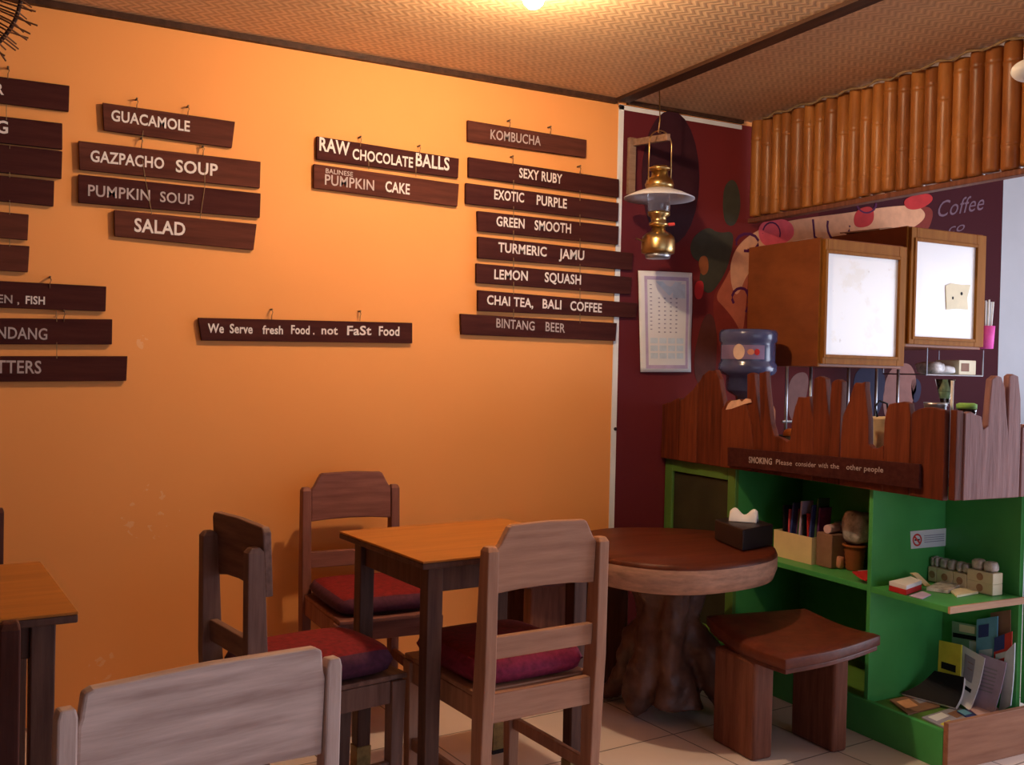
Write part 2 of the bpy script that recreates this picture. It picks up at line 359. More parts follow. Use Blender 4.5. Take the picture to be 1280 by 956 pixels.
curl(ell(926, 372, 11, 12, 10, PI * .8, PI * 2.2)); curl([(932, 362), (938, 375), (932, 390)])
curl(ell(964, 292, 11, 14, 10, PI, PI * 2.1)); curl(ell(1048, 282, 14, 20, 10, PI * .0, PI * 1.1))
curl(ell(1083, 254, 12, 12, 10, 0, PI)); curl([(1016, 274), (1018, 296), (1030, 304)])
for pts, mt_ in (([(985, 470), (1012, 462), (1008, 500), (996, 530), (984, 520)], 'duskrose'), ([(1110, 460), (1140, 450), (1148, 490), (1130, 520), (1108, 530), (1102, 500)], 'duskrose'), ([(1068, 458), (1108, 455), (1104, 510), (1080, 540), (1066, 500)], 'duskblue'), ([(1138, 470), (1152, 476), (1150, 500), (1140, 505)], 'duskblue'), ([(862, 470), (880, 385), (898, 402), (892, 500)], 'duskprint')):
    wallshape(pts, MT[mt_], 'swirl_print', .0012)
q = MB(); write(q, 'Coffee', pY(1170, 272, yb), pY(1228, 262, yb), .085, (0, -.002, 0), .0, shear=.3); q.build('lettering', MT['fadedink'], ban)
q = MB(); write(q, 'co', pY(1184, 292, yb), pY(1204, 288, yb), .05, (0, -.002, 0), .0, shear=.3); q.build('lettering', MT['fadedink'], ban)

# ------------------------------------------------------------------ menu boards hung on the wall
YF = 3.680
GRP = None
def menu(label, quad, texts, hooks=(), cords=(), mat='board', ink='letter', name='menu_board'):
    P = [pY(x, y, YF) for x, y in quad]
    c = sum(P, Vector()) / 4
    t = empty(name, label, 'sign', (c.x, WY - .012, min(p.z for p in P)))
    q = MB(); q.prism(P, (0, .016, 0)); q.build('plank', MT[mat], t, bevel=.002)
    if texts:
        byink = {}
        for tx in texts: byink.setdefault(tx[6] if len(tx) > 6 else ink, []).append(tx)
        for ik, lst in byink.items():
            for tx in lst:
                q = MB(); s, ax, ay, bx, by, h = tx[:6]; A, B = pY(ax, ay, YF), pY(bx, by, YF)
                write(q, s, A, B, h * depth(A) / F, (0, -.0012, 0), .022 if ik == 'letter' else .014)
                q.build('lettering', MT[ik], t)
    for (x, y) in hooks:
        p = pY(x, y, YF - .002); q = MB()
        q.tube([p + Vector((0, 0, -.022)), p + Vector((0, -.002, -.006)), p + Vector((.004, 0, .006)), p + Vector((0, .004, .016)), p + Vector((0, .022, .016))], .0016, 6)
        q.tube([p + Vector((0, -.004, .016)), p + Vector((0, .024, .016))], .0034, 8); q.build('hook', MT['cord'], t, smooth=True)
    for (ax, ay, bx, by) in cords:
        q = MB(); q.tube([pY(ax, ay, YF - .0015), pY((ax + bx) / 2, (ay + by) / 2, YF - .0015), pY(bx, by, YF - .0015)], .0012, 6); q.build('hanging_cord', MT['rope'], t)
    return t
mb_ = 'dark brown hanging board lettered '
menu('reddish brown hanging board lettered GUACAMOLE, top of its column', [(128, 128), (294, 152), (290, 184.5), (130, 162.5)], [('GUACAMOLE', 139, 150.5, 237.2, 164.5, 13)], [(171, 129), (235, 138)], (), 'board2')
menu('reddish brown hanging board lettered GAZPACHO SOUP', [(98, 175.7), (326, 202), (325, 235), (99.6, 211.7)], [('GAZPACHO', 113, 201.5, 205, 211, 13.5), ('SOUP', 219.6, 214.5, 272, 220, 14.5)], [(177, 178), (254, 188)], [(179, 163, 177, 178), (252, 181, 254, 188)], 'board2')
menu('purplish brown hanging board lettered PUMPKIN SOUP in thin grey paint', [(98, 217.6), (326, 241.6), (325, 272), (98, 253)], [('PUMPKIN', 110, 244.5, 187.4, 251, 13.5), ('SOUP', 200, 252, 242.2, 256, 12.5)], (), [(178, 200, 182, 226), (256, 210, 256, 234)], 'board', 'letter_grey')
menu('short brown hanging board lettered SALAD, lowest of its column', [(142.6, 262), (321, 280), (317, 312.5), (143.5, 295)], [('SALAD', 167.8, 289, 231.4, 294.5, 16)], (), [(182, 226, 190, 268), (256, 234, 250, 274)], 'board2')
menu('dark board cut by the photo edge, ending in the letter R', [(-150, 76), (87, 107), (86, 139), (-150, 110)], [('R', -7, 117, 5, 118.5, 13)], [(10, 90)], (), 'board')
menu('dark board cut by the photo edge, ending in the letter G', [(-150, 128), (78, 154), (78, 186.5), (-150, 162)], [('G', -5, 165.5, 10, 167, 15)], (), [(8, 130, 8, 150)], 'board')
menu('plain dark board directly under the board ending in G', [(-150, 164), (78, 189), (77, 223), (-150, 200)], [], (), [(12, 180, 12, 186)], 'board')
menu('plain dark board third below the board ending in R', [(-150, 204), (68, 226), (67, 257.7), (-150, 236)], [], (), [(12, 215, 12, 222)], 'board')
menu('plain brown board with short showing end, upper of two', [(-150, 250), (36, 268), (34.6, 300), (-150, 284)], [], (), [(12, 250, 12, 268)], 'board2')
menu('plain reddish board with short showing end, lower of two', [(-150, 296), (37, 307.5), (35, 340), (-150, 329)], [], (), [(12, 298, 12, 308)], 'board2')
menu('dark board with small lettering ending in FISH', [(-150, 343), (133, 358), (132, 389), (-150, 379)], [('KEN ,', -13, 377.5, 24, 379.5, 10, 'letter_grey'), ('FISH', 32, 379.5, 56, 380.5, 9.5, 'letter')], [(62.4, 352)], (), 'board')
menu('dark board with lettering ending in NDANG', [(-150, 396), (140.5, 399), (140, 430.5), (-150, 430)], [('NDANG', -4, 422.5, 59, 424.5, 14, 'letter_grey')], [(80, 394)], [(70, 388, 71, 402)], 'board')
menu('dark board with lettering ending in TTERS, lowest of its column', [(-150, 445), (159.5, 445), (158, 476), (-150, 478)], [('TTERS', -5, 466, 51.5, 466.5, 15.5, 'letter_grey')], (), [(71, 428, 71, 448)], 'board')
menu('long narrow dark board lettered we serve fresh food, hanging alone', [(247.7, 397), (515.6, 403.5), (515.6, 429), (252, 425.5)],
     [('We', 259.5, 415.5, 279.7, 416, 11), ('Serve', 287, 416, 315.6, 416.7, 11), ('fresh', 328, 417, 353.6, 417.5, 10), ('Food .', 363.7, 417, 393, 418, 10.5), ('not', 401.7, 417.5, 422, 418, 10), ('FaSt', 433.7, 418.5, 464, 418.5, 11), ('Food', 473.4, 419, 499, 419.5, 11)], [(339.7, 392), (450, 394)])
menu('dark board lettered RAW CHOCOLATE BALLS', [(396, 170), (574, 198), (573, 222.4), (396, 199)], [('RAW', 399, 187.5, 437, 194.5, 16), ('CHOCOLATE', 440.5, 198.5, 516, 209.5, 12.5), ('BALLS', 519.5, 207, 561.5, 213, 15.5)], [(450.6, 176), (524.5, 187)])
menu('brown board lettered BALINESE PUMPKIN CAKE', [(392.5, 204.6), (574, 229.8), (572, 258), (392.5, 234.8)], [('BALINESE', 407, 216, 441, 220.7, 5.5, 'letter_grey'), ('PUMPKIN', 406, 230.5, 467.4, 238, 12.5, 'letter_grey'), ('CAKE', 481.5, 239, 512, 243, 12.5, 'letter')], (), [(461, 200, 461, 212), (520, 208, 520, 221)], 'board2')
menu('brown board lettered KOMBUCHA, topmost beside the mural', [(585, 150), (733.5, 174.7), (732.8, 197), (585, 176)], [('KOMBUCHA', 612.9, 173.5, 675.7, 182, 11.5, 'letter_grey')], [(637, 155), (688, 163)], (), 'board2')
menu('dark board lettered SEXY RUBY', [(586, 196), (774, 224), (774, 246.6), (586, 220.7)], [('SEXY RUBY', 648.8, 221.5, 702.5, 229.8, 11.5)], [(641, 200), (725, 212)])
menu('dark board lettered EXOTIC PURPLE', [(582.6, 228.4), (773.8, 253.6), (773, 276.8), (582.6, 254.3)], [('EXOTIC', 617.6, 248.5, 654.8, 253, 11.5), ('PURPLE', 670.6, 255.5, 708.3, 260.5, 11.5)], (), [(642, 225, 642, 240), (725, 238, 725, 251)])
menu('dark board lettered GREEN SMOOTH', [(597, 263.4), (773.8, 282.8), (773, 305.7), (597.7, 288.5)], [('GREEN', 620.3, 282, 655.5, 285.5, 11.5), ('SMOOTH', 668, 287, 713.6, 291.5, 11.5)], (), [(642, 258, 642, 272), (725, 268, 725, 282)])
menu('dark board lettered TURMERIC JAMU', [(597.7, 295.3), (791.6, 316.4), (790, 337.6), (597.7, 322.5)], [('TURMERIC', 622.6, 314.5, 683, 320.5, 11.5), ('JAMU', 698.5, 322.5, 730, 325, 11.5)], (), [(642, 288, 642, 304), (725, 298, 725, 313)])
menu('dark board lettered LEMON SQUASH', [(595.7, 328.9), (790, 346.7), (788, 367.8), (595.7, 353.4)], [('LEMON', 617.6, 348.5, 659.5, 350.5, 11.5), ('SQUASH', 680.7, 352, 726, 355.5, 11.5)], (), [(642, 322, 642, 336), (725, 330, 725, 344)])
menu('dark board lettered CHAI TEA, BALI COFFEE', [(597.7, 362.4), (797, 379), (795, 397), (597.7, 388.6)], [('CHAI TEA,', 608.5, 380, 666.3, 384.3, 11), ('BALI', 678, 385, 701.5, 386.5, 11), ('COFFEE', 712.6, 387.5, 752, 390.5, 11)], (), [(642, 352, 642, 368), (725, 360, 725, 376)])
menu('dark board lettered BINTANG BEER, lowest of its column', [(576, 392), (771.4, 403.8), (769.7, 426), (577, 418)], [('BINTANG', 620.3, 409, 668, 413, 11, 'letter_grey'), ('BEER', 681.7, 413.5, 706, 415.8, 11, 'letter_grey')], (), [(642, 386, 642, 398), (725, 392, 725, 404)])

# ------------------------------------------------------------------ chairs
def chair(label, loc, rz, wood_, side='magenta', slab_front=False, cushion=True, w=.38, dep=.42, post=.80, flat=.72, lw=.034, pk=1.0, top=0, lean=.018, puff=.072, grp=None):
    wx, wz = wood_
    t = empty('dining_chair', label, 'chair', (loc[0], loc[1], 0), rz, grp)
    B = lambda q, n, m, bv=.003, p=t, sm=False: q.build(n, m, p, bevel=bv, world=False, smooth=sm)
    for s in (-1, 1):
        q = MB(); q.rectloft([((s * (w / 2 - lw / 2), .012, 0), lw * .85, .04 * pk), ((s * (w / 2 - lw / 2), 0, .40), lw, .058 * pk), ((s * (w / 2 - lw / 2), -.006, .48), lw, .056 * pk), ((s * (w / 2 - lw / 2), -lean * .9, post - .012), lw * .95, .042 * pk), ((s * (w / 2 - lw / 2), -lean * .92, post), lw * .72, .022)]); B(q, 'leg', wz)
    for s in (-1, 1):
        q = MB(); q.rectloft([((s * (w / 2 - .022), dep - .025, 0), .032, .032), ((s * (w / 2 - .02), dep - .022, .404), .042, .042)]); B(q, 'leg', wz)
    q = MB(); q.box((-w / 2 + lw, -.012, .343), (w / 2 - lw, .014, .418)); B(q, 'back_seat_rail', wx)
    q = MB(); q.box((-w / 2 + .042, dep - .034, .343), (w / 2 - .042, dep - .008, .404)); B(q, 'front_seat_rail', wx)
    for s in (-1, 1):
        q = MB(); x = s * (w / 2 - .02); q.box((x - .011, .026, .343), (x + .011, dep - .044, .404)); B(q, 'side_seat_rail', wz)
        q = MB(); q.box((x - .009, .03, .15), (x + .009, dep - .042, .185)); B(q, 'stretcher', wz)
    q = MB(); q.box((-w / 2 + .008, .027, .405), (w / 2 - .008, dep + .008, .419)); B(q, 'seat', wx)
    yl = lambda z: -lean * .9 * (z - .48) / .31
    q = MB(); q.hexa([(-w / 2 + lw, yl(.507) - .012, .507), (w / 2 - lw, yl(.507) - .012, .507), (w / 2 - lw, yl(.507) + .010, .507), (-w / 2 + lw, yl(.507) + .010, .507)], [(-w / 2 + lw, yl(.565) - .012, .565), (w / 2 - lw, yl(.565) - .012, .565), (w / 2 - lw, yl(.565) + .010, .565), (-w / 2 + lw, yl(.565) + .010, .565)]); B(q, 'back_rail', wx)
    if slab_front: a, off = w / 2, .029
    else: a, off = w / 2 - lw, .004
    pts = [(-a, .676), (-a * .5, .682), (0, .684), (a * .5, .682), (a, .676), (a, .792 if not slab_front else .815), (a * max(.93, flat + .08) if not slab_front else a, .803 if not slab_front else .822), (a * (flat + .06), .845), (a * flat, .850), (0, .854), (-a * flat, .850), (-a * (flat + .06), .845), (-a * max(.93, flat + .08) if not slab_front else -a, .803 if not slab_front else .822), (-a, .792 if not slab_front else .815)]
    if slab_front: pts = [(-a, .676), (-a * .5, .69), (0, .694), (a * .5, .69), (a, .676), (a, .835), (a * .93, .848), (0, .852), (-a * .93, .848), (-a, .835)]
    q = MB(); q.prism([(x, yl(z) + off - .011, z) for x, z in [(x, z + (top if z > .84 else 0)) for x, z in pts]], (0, .022, 0)); B(q, 'backrest', wx, .004)
    if cushion:
        q = MB(); cw, cd, n = w / 2 - .004, dep / 2 - .008, 16
        def half(sg):
            def fn(u, v):
                a_, b_ = 2 * u - 1, 2 * v - 1
                e = max(0, (1 - abs(a_) ** 8) * (1 - abs(b_) ** 8)) ** .42
                k = 1 - .12 * (abs(a_) * abs(b_)) ** 3
                return Vector((a_ * cw * k, .010 + cd + b_ * cd * k, .421 + puff / 2 + sg * puff / 2 * e + (.012 * (1 - a_ * a_) * (1 - b_ * b_) if sg > 0 else 0)))
            return fn
        V = q.grid(half(1), n, n); q.mi = 1; q.grid(half(-1), n, n)
        bmesh.ops.remove_doubles(q.bm, verts=q.bm.verts, dist=1e-5)
        q.bm.faces.ensure_lookup_table()
        for f in q.bm.faces:
            f.normal_update()
            if abs(f.normal.z) < .75: f.material_index = 1
        tag(B(q, 'cushion', [MT['red'], MT[side]], 0, sm=True), 'padded red fabric cushion')
    return t
chair('teak dining chair seen from behind, pushed under the honey topped table', (1.279, 2.275), math.radians(5.5), CW_front, 'magenta', w=.385)
chair('bleached pale wooden chair in front, only its backrest showing', (.256, 1.39), math.radians(12.5), CW_pale, 'plum', post=.818, flat=.90, lw=.026, pk=.55, top=-.012, w=.398)
chair('grey brown chair with red cushion turned sideways at the table', (.545, 2.575), math.radians(-79), CW_left, 'plum', slab_front=True, w=.325)
chair('reddish wooden chair with round red cushion standing against orange wall', (1.168, 3.535), math.radians(180), CW_wall, 'plum', lean=.018, dep=.44, puff=.06, w=.375)
chair('dark wooden chair partly cut by the photo edge, in front of the cut table', (-.152, 1.90), math.radians(1), CW_dark, 'plum')
chair('dark chair behind the cut table, only a post showing at the photo edge', (-.172, 3.30), math.radians(180), CW_dark, 'plum')

# ------------------------------------------------------------------ square tables
def table(label, c, rz, w, d, cap=True):
    t = empty('dining_table', label, 'table', (c[0], c[1], 0), rz)
    B = lambda q, n, m, p=t, bv=.003: q.build(n, m, p, bevel=bv, world=False)
    q = MB(); q.box((-w / 2, -d / 2, .728), (w / 2, d / 2, .744)); B(q, 'underboard', MT['tableleg'])
    q = MB(); q.box((-w / 2, -d / 2, .7442), (w / 2, d / 2, .750)); B(q, 'tabletop', MT['tabletop'], bv=.0015)
    i = .035; lw = .046
    for s in (-1, 1):
        q = MB(); y = s * (d / 2 - i - lw / 2); q.box((-w / 2 + i + lw, y - .011, .655), (w / 2 - i - lw, y + .011, .728)); B(q, 'apron', MT['tableleg'])
        q = MB(); x = s * (w / 2 - i - lw / 2); q.box((x - .011, -d / 2 + i + lw, .655), (x + .011, d / 2 - i - lw, .728)); B(q, 'apron', MT['tableleg'])
    for sx in (-1, 1):
        for sy in (-1, 1):
            x, y = sx * (w / 2 - i - lw / 2), sy * (d / 2 - i - lw / 2)
            q = MB(); q.rectloft([((x, y, .115), lw * .92, lw * .92), ((x, y, .727), lw, lw)]); lg = B(q, 'leg', MT['tableleg'])
            q = MB(); q.rectloft([((x, y, .012), lw * .98, lw * .98), ((x, y, .115), lw * 1.02, lw * 1.02)]); tag(q.build('leg_cap', MT['legcap'], lg, bevel=.002, world=False), 'ochre leg extension')
            q = MB(); q.rectloft([((x, y, 0), lw * 1.05, lw * 1.05), ((x, y, .012), lw * 1.05, lw * 1.05)]); q.build('foot_pad', MT['dark'], lg, world=False)
    return t
table('square dining table with honey brown top between three chairs', (1.238, 2.646), math.radians(6.3), .597, .528)
table('square dining table with honey brown top, cut by the photo edge', (-.179, 2.381), math.radians(5), .60, .565)

# ------------------------------------------------------------------ round slab table
TC = Vector((2.16, 2.91, 0)); TZ = .63
rt = empty('round_table', 'low round table of a thick wood slab on a gnarled root base', 'table', TC)
q = MB(); n = 56
def rr(a, k): return k * (.385 + .012 * math.sin(2 * a + .7) + .008 * math.sin(3 * a + 1.9) + .005 * math.sin(5 * a))
rings = []
for k, z in ((.90, TZ - .105), (.965, TZ - .098), (1.0, TZ - .06), (1.0, TZ - .018), (.985, TZ - .004), (.965, TZ), (.5, TZ)):
    rings.append([TC + Vector((rr(2 * PI * j / n, k) * math.cos(2 * PI * j / n), rr(2 * PI * j / n, k) * math.sin(2 * PI * j / n), z)) for j in range(n)])
q.loft(rings)
for f in q.bm.faces: f.normal_update(); f.material_index = 1 if min(v.co.z for v in f.verts) > TZ - .019 else 0
q.build('slab_top', [MT['slabrim'], MT['slabtop']], rt, smooth=True)
q = MB()
rings = []
for i in range(15):
    z = .06 + (TZ - .115 - .06) * i / 14; k = i / 14
    r0 = .095 + .035 * abs(k - .45) * 2
    rings.append([TC + Vector(((r0 * (1 + .22 * math.sin(3 * a + 2 * k) + .16 * math.sin(5 * a - 3 * k + 1) + .25 * noise.noise(Vector((math.cos(a) * 2, math.sin(a) * 2, z * 9))))) * math.cos(a), (r0 * (1 + .22 * math.sin(3 * a + 2 * k) + .16 * math.sin(5 * a - 3 * k + 1))) * math.sin(a), z)) for a in [2 * PI * j / 30 for j in range(30)]])
q.loft(rings)
foot = pZ(790, 899, 0); dirs = [foot - TC]
for a in (35, 110, 320): dirs.append(Vector((.27 * math.cos(math.radians(a)), .27 * math.sin(math.radians(a)), 0)))
for d in dirs:
    q.tube([TC + d * .15 + Vector((0, 0, .34)), TC + d * .5 + Vector((0, 0, .25)), TC + d * .68 + Vector((0, 0, .12)), TC + d * .86 + Vector((0, 0, .045)), TC + d * 1.05 + Vector((0, 0, .026))], [.07, .062, .05, .04, .026], 10)
o = q.build('root_base', MT['root'], rt)
r = o.modifiers.new('fuse', 'REMESH'); r.mode = 'VOXEL'; r.voxel_size = .011; r.use_smooth_shade = True
tx = bpy.data.textures.new('knots', 'CLOUDS'); tx.noise_scale = .07
dm = o.modifiers.new('knots', 'DISPLACE'); dm.texture = tx; dm.strength = .028; dm.mid_level = .55

tb = empty('tissue_box', 'black tissue box with a white tissue on the round slab table', 'tissue box', pZ(930, 672, TZ + .003))
bz = TZ + .002
A, Bc, Cc = pZ(928, 689, bz), pZ(893, 674, bz), pZ(966, 681, bz)
D = Bc + Cc - A
q = MB(); q.hexa([A, Cc, D, Bc], [p + Vector((0, 0, .075)) for p in (A, Cc, D, Bc)]); q.build('box', MT['dark'], tb, bevel=.004)
cc = (A + D) / 2 + Vector((0, 0, .076)); ex = (Cc - Bc).normalized(); ey = Vector((-ex.y, ex.x, 0))
q = MB(); q.slabgrid(lambda u, v: cc + ex * (u - .5) * .10 + ey * ((v - .5) * .05 * (1 - .3 * u)) + Vector((0, 0, .035 * math.sin(PI * min(1, v * 1.0)) + .012 * math.sin(9 * u) * math.sin(PI * v))), 12, 8, (0, 0, .002)); q.build('tissue', MT['paper'], tb, smooth=True)

# ------------------------------------------------------------------ stools
def stool(label, corners, legs):
    P = [Vector(c) for c in corners]           # near, right, far, left seen from the camera
    c = sum(P, Vector()) / 4
    t = empty('stool', label, 'stool', (c.x, c.y, 0))
    def seat(dz, inset):
        def fn(u, v):
            u2, v2 = inset + u * (1 - 2 * inset), inset + v * (1 - 2 * inset)
            p = (P[0] * (1 - u2) + P[1] * u2) * (1 - v2) + (P[3] * (1 - u2) + P[2] * u2) * v2
            bul = .015 * math.sin(PI * v2)
            e = min(1, min(u, 1 - u, v, 1 - v) * 14) ** .5
            return p + Vector((0, 0, dz - .022 * math.sin(PI * v2) * .8 + .010 * (e - 1))) + (P[1] - P[0]).normalized() * bul * (2 * u2 - 1) - (P[3] - P[0]).normalized() * (.022 * math.sin(PI * u2) * (1 - v2))
        return fn
    q = MB(); q.slabgrid(seat(0, 0), 20, 20, (0, 0, -.034)); q.build('seat', MT['stoolseat'], t, bevel=.004, smooth=True)
    q = MB(); q.slabgrid(seat(-.0345, .02), 12, 12, (0, 0, -.016)); q.build('seat_board', MT['stoolseat'], t, bevel=.003)
    for (x0, x1, y0, y1, zt) in legs:
        q = MB(); q.rectloft([(((x0 + x1) / 2, (y0 + y1) / 2, 0), x1 - x0, y1 - y0), (((x0 + x1) / 2, (y0 + y1) / 2, zt), x1 - x0, (y1 - y0))]); q.build('leg', MT['stoolleg'], t, bevel=.012, seg=3)
    return t
stool('dark red wooden stool with curved seat, before the green shelves', [pZ(982, 820, .39), pZ(1101, 790, .405), pZ(1007, 757, .415), pZ(883, 766, .405)], [(2.17, 2.255, 2.455, 2.66, .325), (2.465, 2.53, 2.40, 2.60, .325)])
xa_, xb2 = pY(664, 760, 3.30).x, pY(786, 760, 3.30).x
stool('dark wooden stool by the wall, glimpsed through the teak chair back', [(xa_ - .05, 3.26, .485), (xb2 + .05, 3.26, .485), (xb2 + .05, 3.62, .485), (xa_ - .05, 3.62, .485)], [(xa_, xb2, 3.30, 3.37, .43), (xa_, xb2, 3.53, 3.60, .43)])

# ------------------------------------------------------------------ bar counter
CX, CY, NY, DY, NX = 2.70, 2.155, 2.475, 3.20, 3.07
ZB, ZW = .86, .93
bar = empty('bar_counter', 'green bar counter with shelves and a jagged red brown plank front', 'counter', (CX, 3.0, 0))
def P_(name, a, b, mat, bevel=.002):
    q = MB(); q.box(a, b); return q.build(name, mat, bar, bevel=bevel)
P_('worktop', (CX + .03, CY + .03, ZW - .03), (3.42, WY - .012, ZW), MT['worktop'])
P_('back_panel', (NX, CY + .02, .0), (NX + .02, WY - .012, ZW - .031), MT['green'])
P_('partition', (CX, NY, .10), (NX - .001, NY + .018, ZW - .031), MT['green'])
P_('divider', (CX + .015, DY, .0), (NX - .001, DY + .018, ZW - .031), MT['green'])
P_('shelf', (CX + .005, NY + .019, .500), (NX - .001, DY - .001, .520), MT['green'])
sh = P_('shelf', (CX, CY + .004, .500), (NX - .001, NY - .001, .520), MT['green'])
q = MB(); q.box((CX, CY - .004, .4995), (NX + .02, CY + .004, .5215)); tag(q.build('raw_edge', MT['raw'], sh), 'raw unpainted shelf edge')
P_('base_board', (CX + .02, CY + .02, .095), (NX - .001, DY - .001, .115), MT['olive'])
P_('plinth', (CX - .012, CY, 0), (CX + .008, DY + .4, .125), MT['green'])
P_('end_board', (CX - .012, CY - .02, .0), (3.45, CY - .001, .155), MT['endboard'])
P_('end_panel', (NX + .021, CY + .002, .156), (3.45, CY + .02, ZW - .031), MT['green'])
# framed cupboard door at the wall
dr = P_('cupboard_door', (CX + .012, DY + .05, .13), (CX + .02, WY - .066, .80), MT['door_panel'])
for a, b in (((CX, DY, .126), (CX + .02, DY + .05, ZB + .02)), ((CX, WY - .066, .126), (CX + .02, WY - .012, ZB + .02)), ((CX, DY + .0505, .805), (CX + .02, WY - .0665, ZB + .02)), ((CX, DY + .0505, .126), (CX + .02, WY - .0665, .17))):
    q = MB(); q.box(a, b); q.build('door_frame', MT['olive'], dr, bevel=.003)
# jagged planks
ZL = ZB
def front_plank(pts, mat='plank', dx=0):
    """top outline in the plane of the counter front, bottom at ZL"""
    T = [pX(x, y, CX - dx) for x, y in pts]
    for p in T: p.y = min(p.y, WY - .014)
    poly = T + [Vector((CX - dx, T[-1].y, ZL)), Vector((CX - dx, T[0].y, ZL))]
    jag = []
    for i in range(len(T)):                    # break up long edges a little
        jag.append(T[i])
        if i < len(T) - 1 and (T[i + 1] - T[i]).length > .03:
            mm = (T[i] + T[i + 1]) / 2; mm.z += random.uniform(-.006, .006); jag.append(mm)
    q = MB(); q.prism(jag + poly[len(T):], (-.026, 0, 0)); return q.build('front_plank', MT[mat], bar, bevel=.003)
front_plank([(830, 505), (840, 503), (848, 500), (855, 497)])
front_plank([(856, 500), (864, 494), (872, 487), (878, 478)], 'plank2', .004)
front_plank([(879, 478), (884, 469), (892, 463), (900, 462), (905, 474), (910, 502), (911, 512)])
st = front_plank([(908, 512), (914, 502), (921, 500), (925, 503), (931, 499), (937, 499), (941, 515), (945, 534), (947, 560)], 'plank2', .006)
T = [pX(x, y, CX - .033) for x, y in ((907, 512), (910, 505), (914, 501), (921, 500), (924, 499), (927, 502), (932, 498), (937, 499), (938, 503), (930, 505), (922, 508), (914, 511))]
q = MB(); q.prism(T, (.022, 0, 0)); tag(q.build('torn_edge', MT['torn'], st), 'pale freshly torn wood edge')
front_plank([(940, 530), (940, 500), (940, 468), (949, 467), (951, 490), (955, 520), (958, 552)], 'plank')
front_plank([(957, 540), (956, 500), (955, 466), (963, 464), (965, 490), (970, 530), (974, 545), (984, 548)], 'plank')
front_plank([(984, 548), (990, 552), (994, 549), (996, 527), (1000, 508), (1004, 496), (1018, 495), (1020, 510), (1023, 526)], 'plank2', .004)
front_plank([(1023, 526), (1022, 500), (1024, 473), (1031, 470), (1038, 473), (1040, 497), (1043, 530)])
front_plank([(1043, 530), (1044, 500), (1046, 478), (1054, 474), (1059, 477), (1058, 500), (1057, 522), (1056, 550)])
front_plank([(1057, 550), (1060, 520), (1066, 506), (1071, 490), (1076, 478), (1088, 477), (1088, 488), (1090, 505), (1092, 525), (1092, 555), (1097, 560), (1111, 556)], 'plank2', .004)
front_plank([(1111, 556), (1112, 528), (1115, 512), (1118, 505), (1130, 503), (1143, 504), (1145, 520)], 'plank2')
front_plank([(1146, 517), (1150, 514), (1155, 511), (1172, 509), (1183, 512), (1188.5, 512)], 'plank', .006)
def end_plank(pts, mat='plank_pale', dy=0):
    T = [pY(x, y, CY - dy) for x, y in pts]
    q = MB(); q.prism(T + [Vector((T[-1].x, CY - dy, ZL + .004)), Vector((T[0].x, CY - dy, ZL + .004))], (0, -.024, 0)); return q.build('end_plank', MT[mat], bar, bevel=.003)
end_plank([(1188, 512), (1196, 513), (1198, 516)], 'plank', .0)
end_plank([(1199, 516), (1206, 514), (1213, 518), (1219, 520), (1221, 536), (1227, 532), (1229, 505), (1232, 474), (1238, 469), (1244, 471), (1248, 484), (1250, 515), (1252, 536), (1253, 505), (1254, 470), (1258, 467), (1265, 470), (1268, 498), (1268, 532)], 'plank_pale', .004)
end_plank([(1270, 534), (1276, 530), (1290, 536), (1310, 520), (1330, 528)], 'plank_pale')
# lettered sign on the counter front
SX = CX - .037
Q = [pX(x, y, SX) for x, y in ((912, 559), (1152, 580), (1152, 611), (912, 582))]
sg = empty('smoking_sign', 'long dark sign with painted smoking notice fixed across the counter planks', 'sign', (SX, sum(p.y for p in Q) / 4, min(p.z for p in Q)))
q = MB(); q.prism(Q, (-.012, 0, 0)); q.build('board', MT['board'], sg, bevel=.002)
q = MB()
for s, ax, ay, bx, by, h, bo in (('SMOKING', 936, 578, 965, 580.5, 7.2, .03), ('Please', 970, 580, 990, 582, 6, .005), ('consider', 994.5, 582, 1020, 584, 5.8, .005), ('with', 1023, 584, 1035, 585, 6, .005), ('the', 1038, 585, 1049, 586, 6, .005), ('other people', 1058, 586.5, 1104, 590.5, 6.2, .012)):
    q = MB(); A, B2 = pX(ax, ay, SX - .013), pX(bx, by, SX - .013); write(q, s, A, B2, h * depth(A) / F, (-.0006, 0, 0), bo); q.build('lettering', MT['letter_grey'], sg)

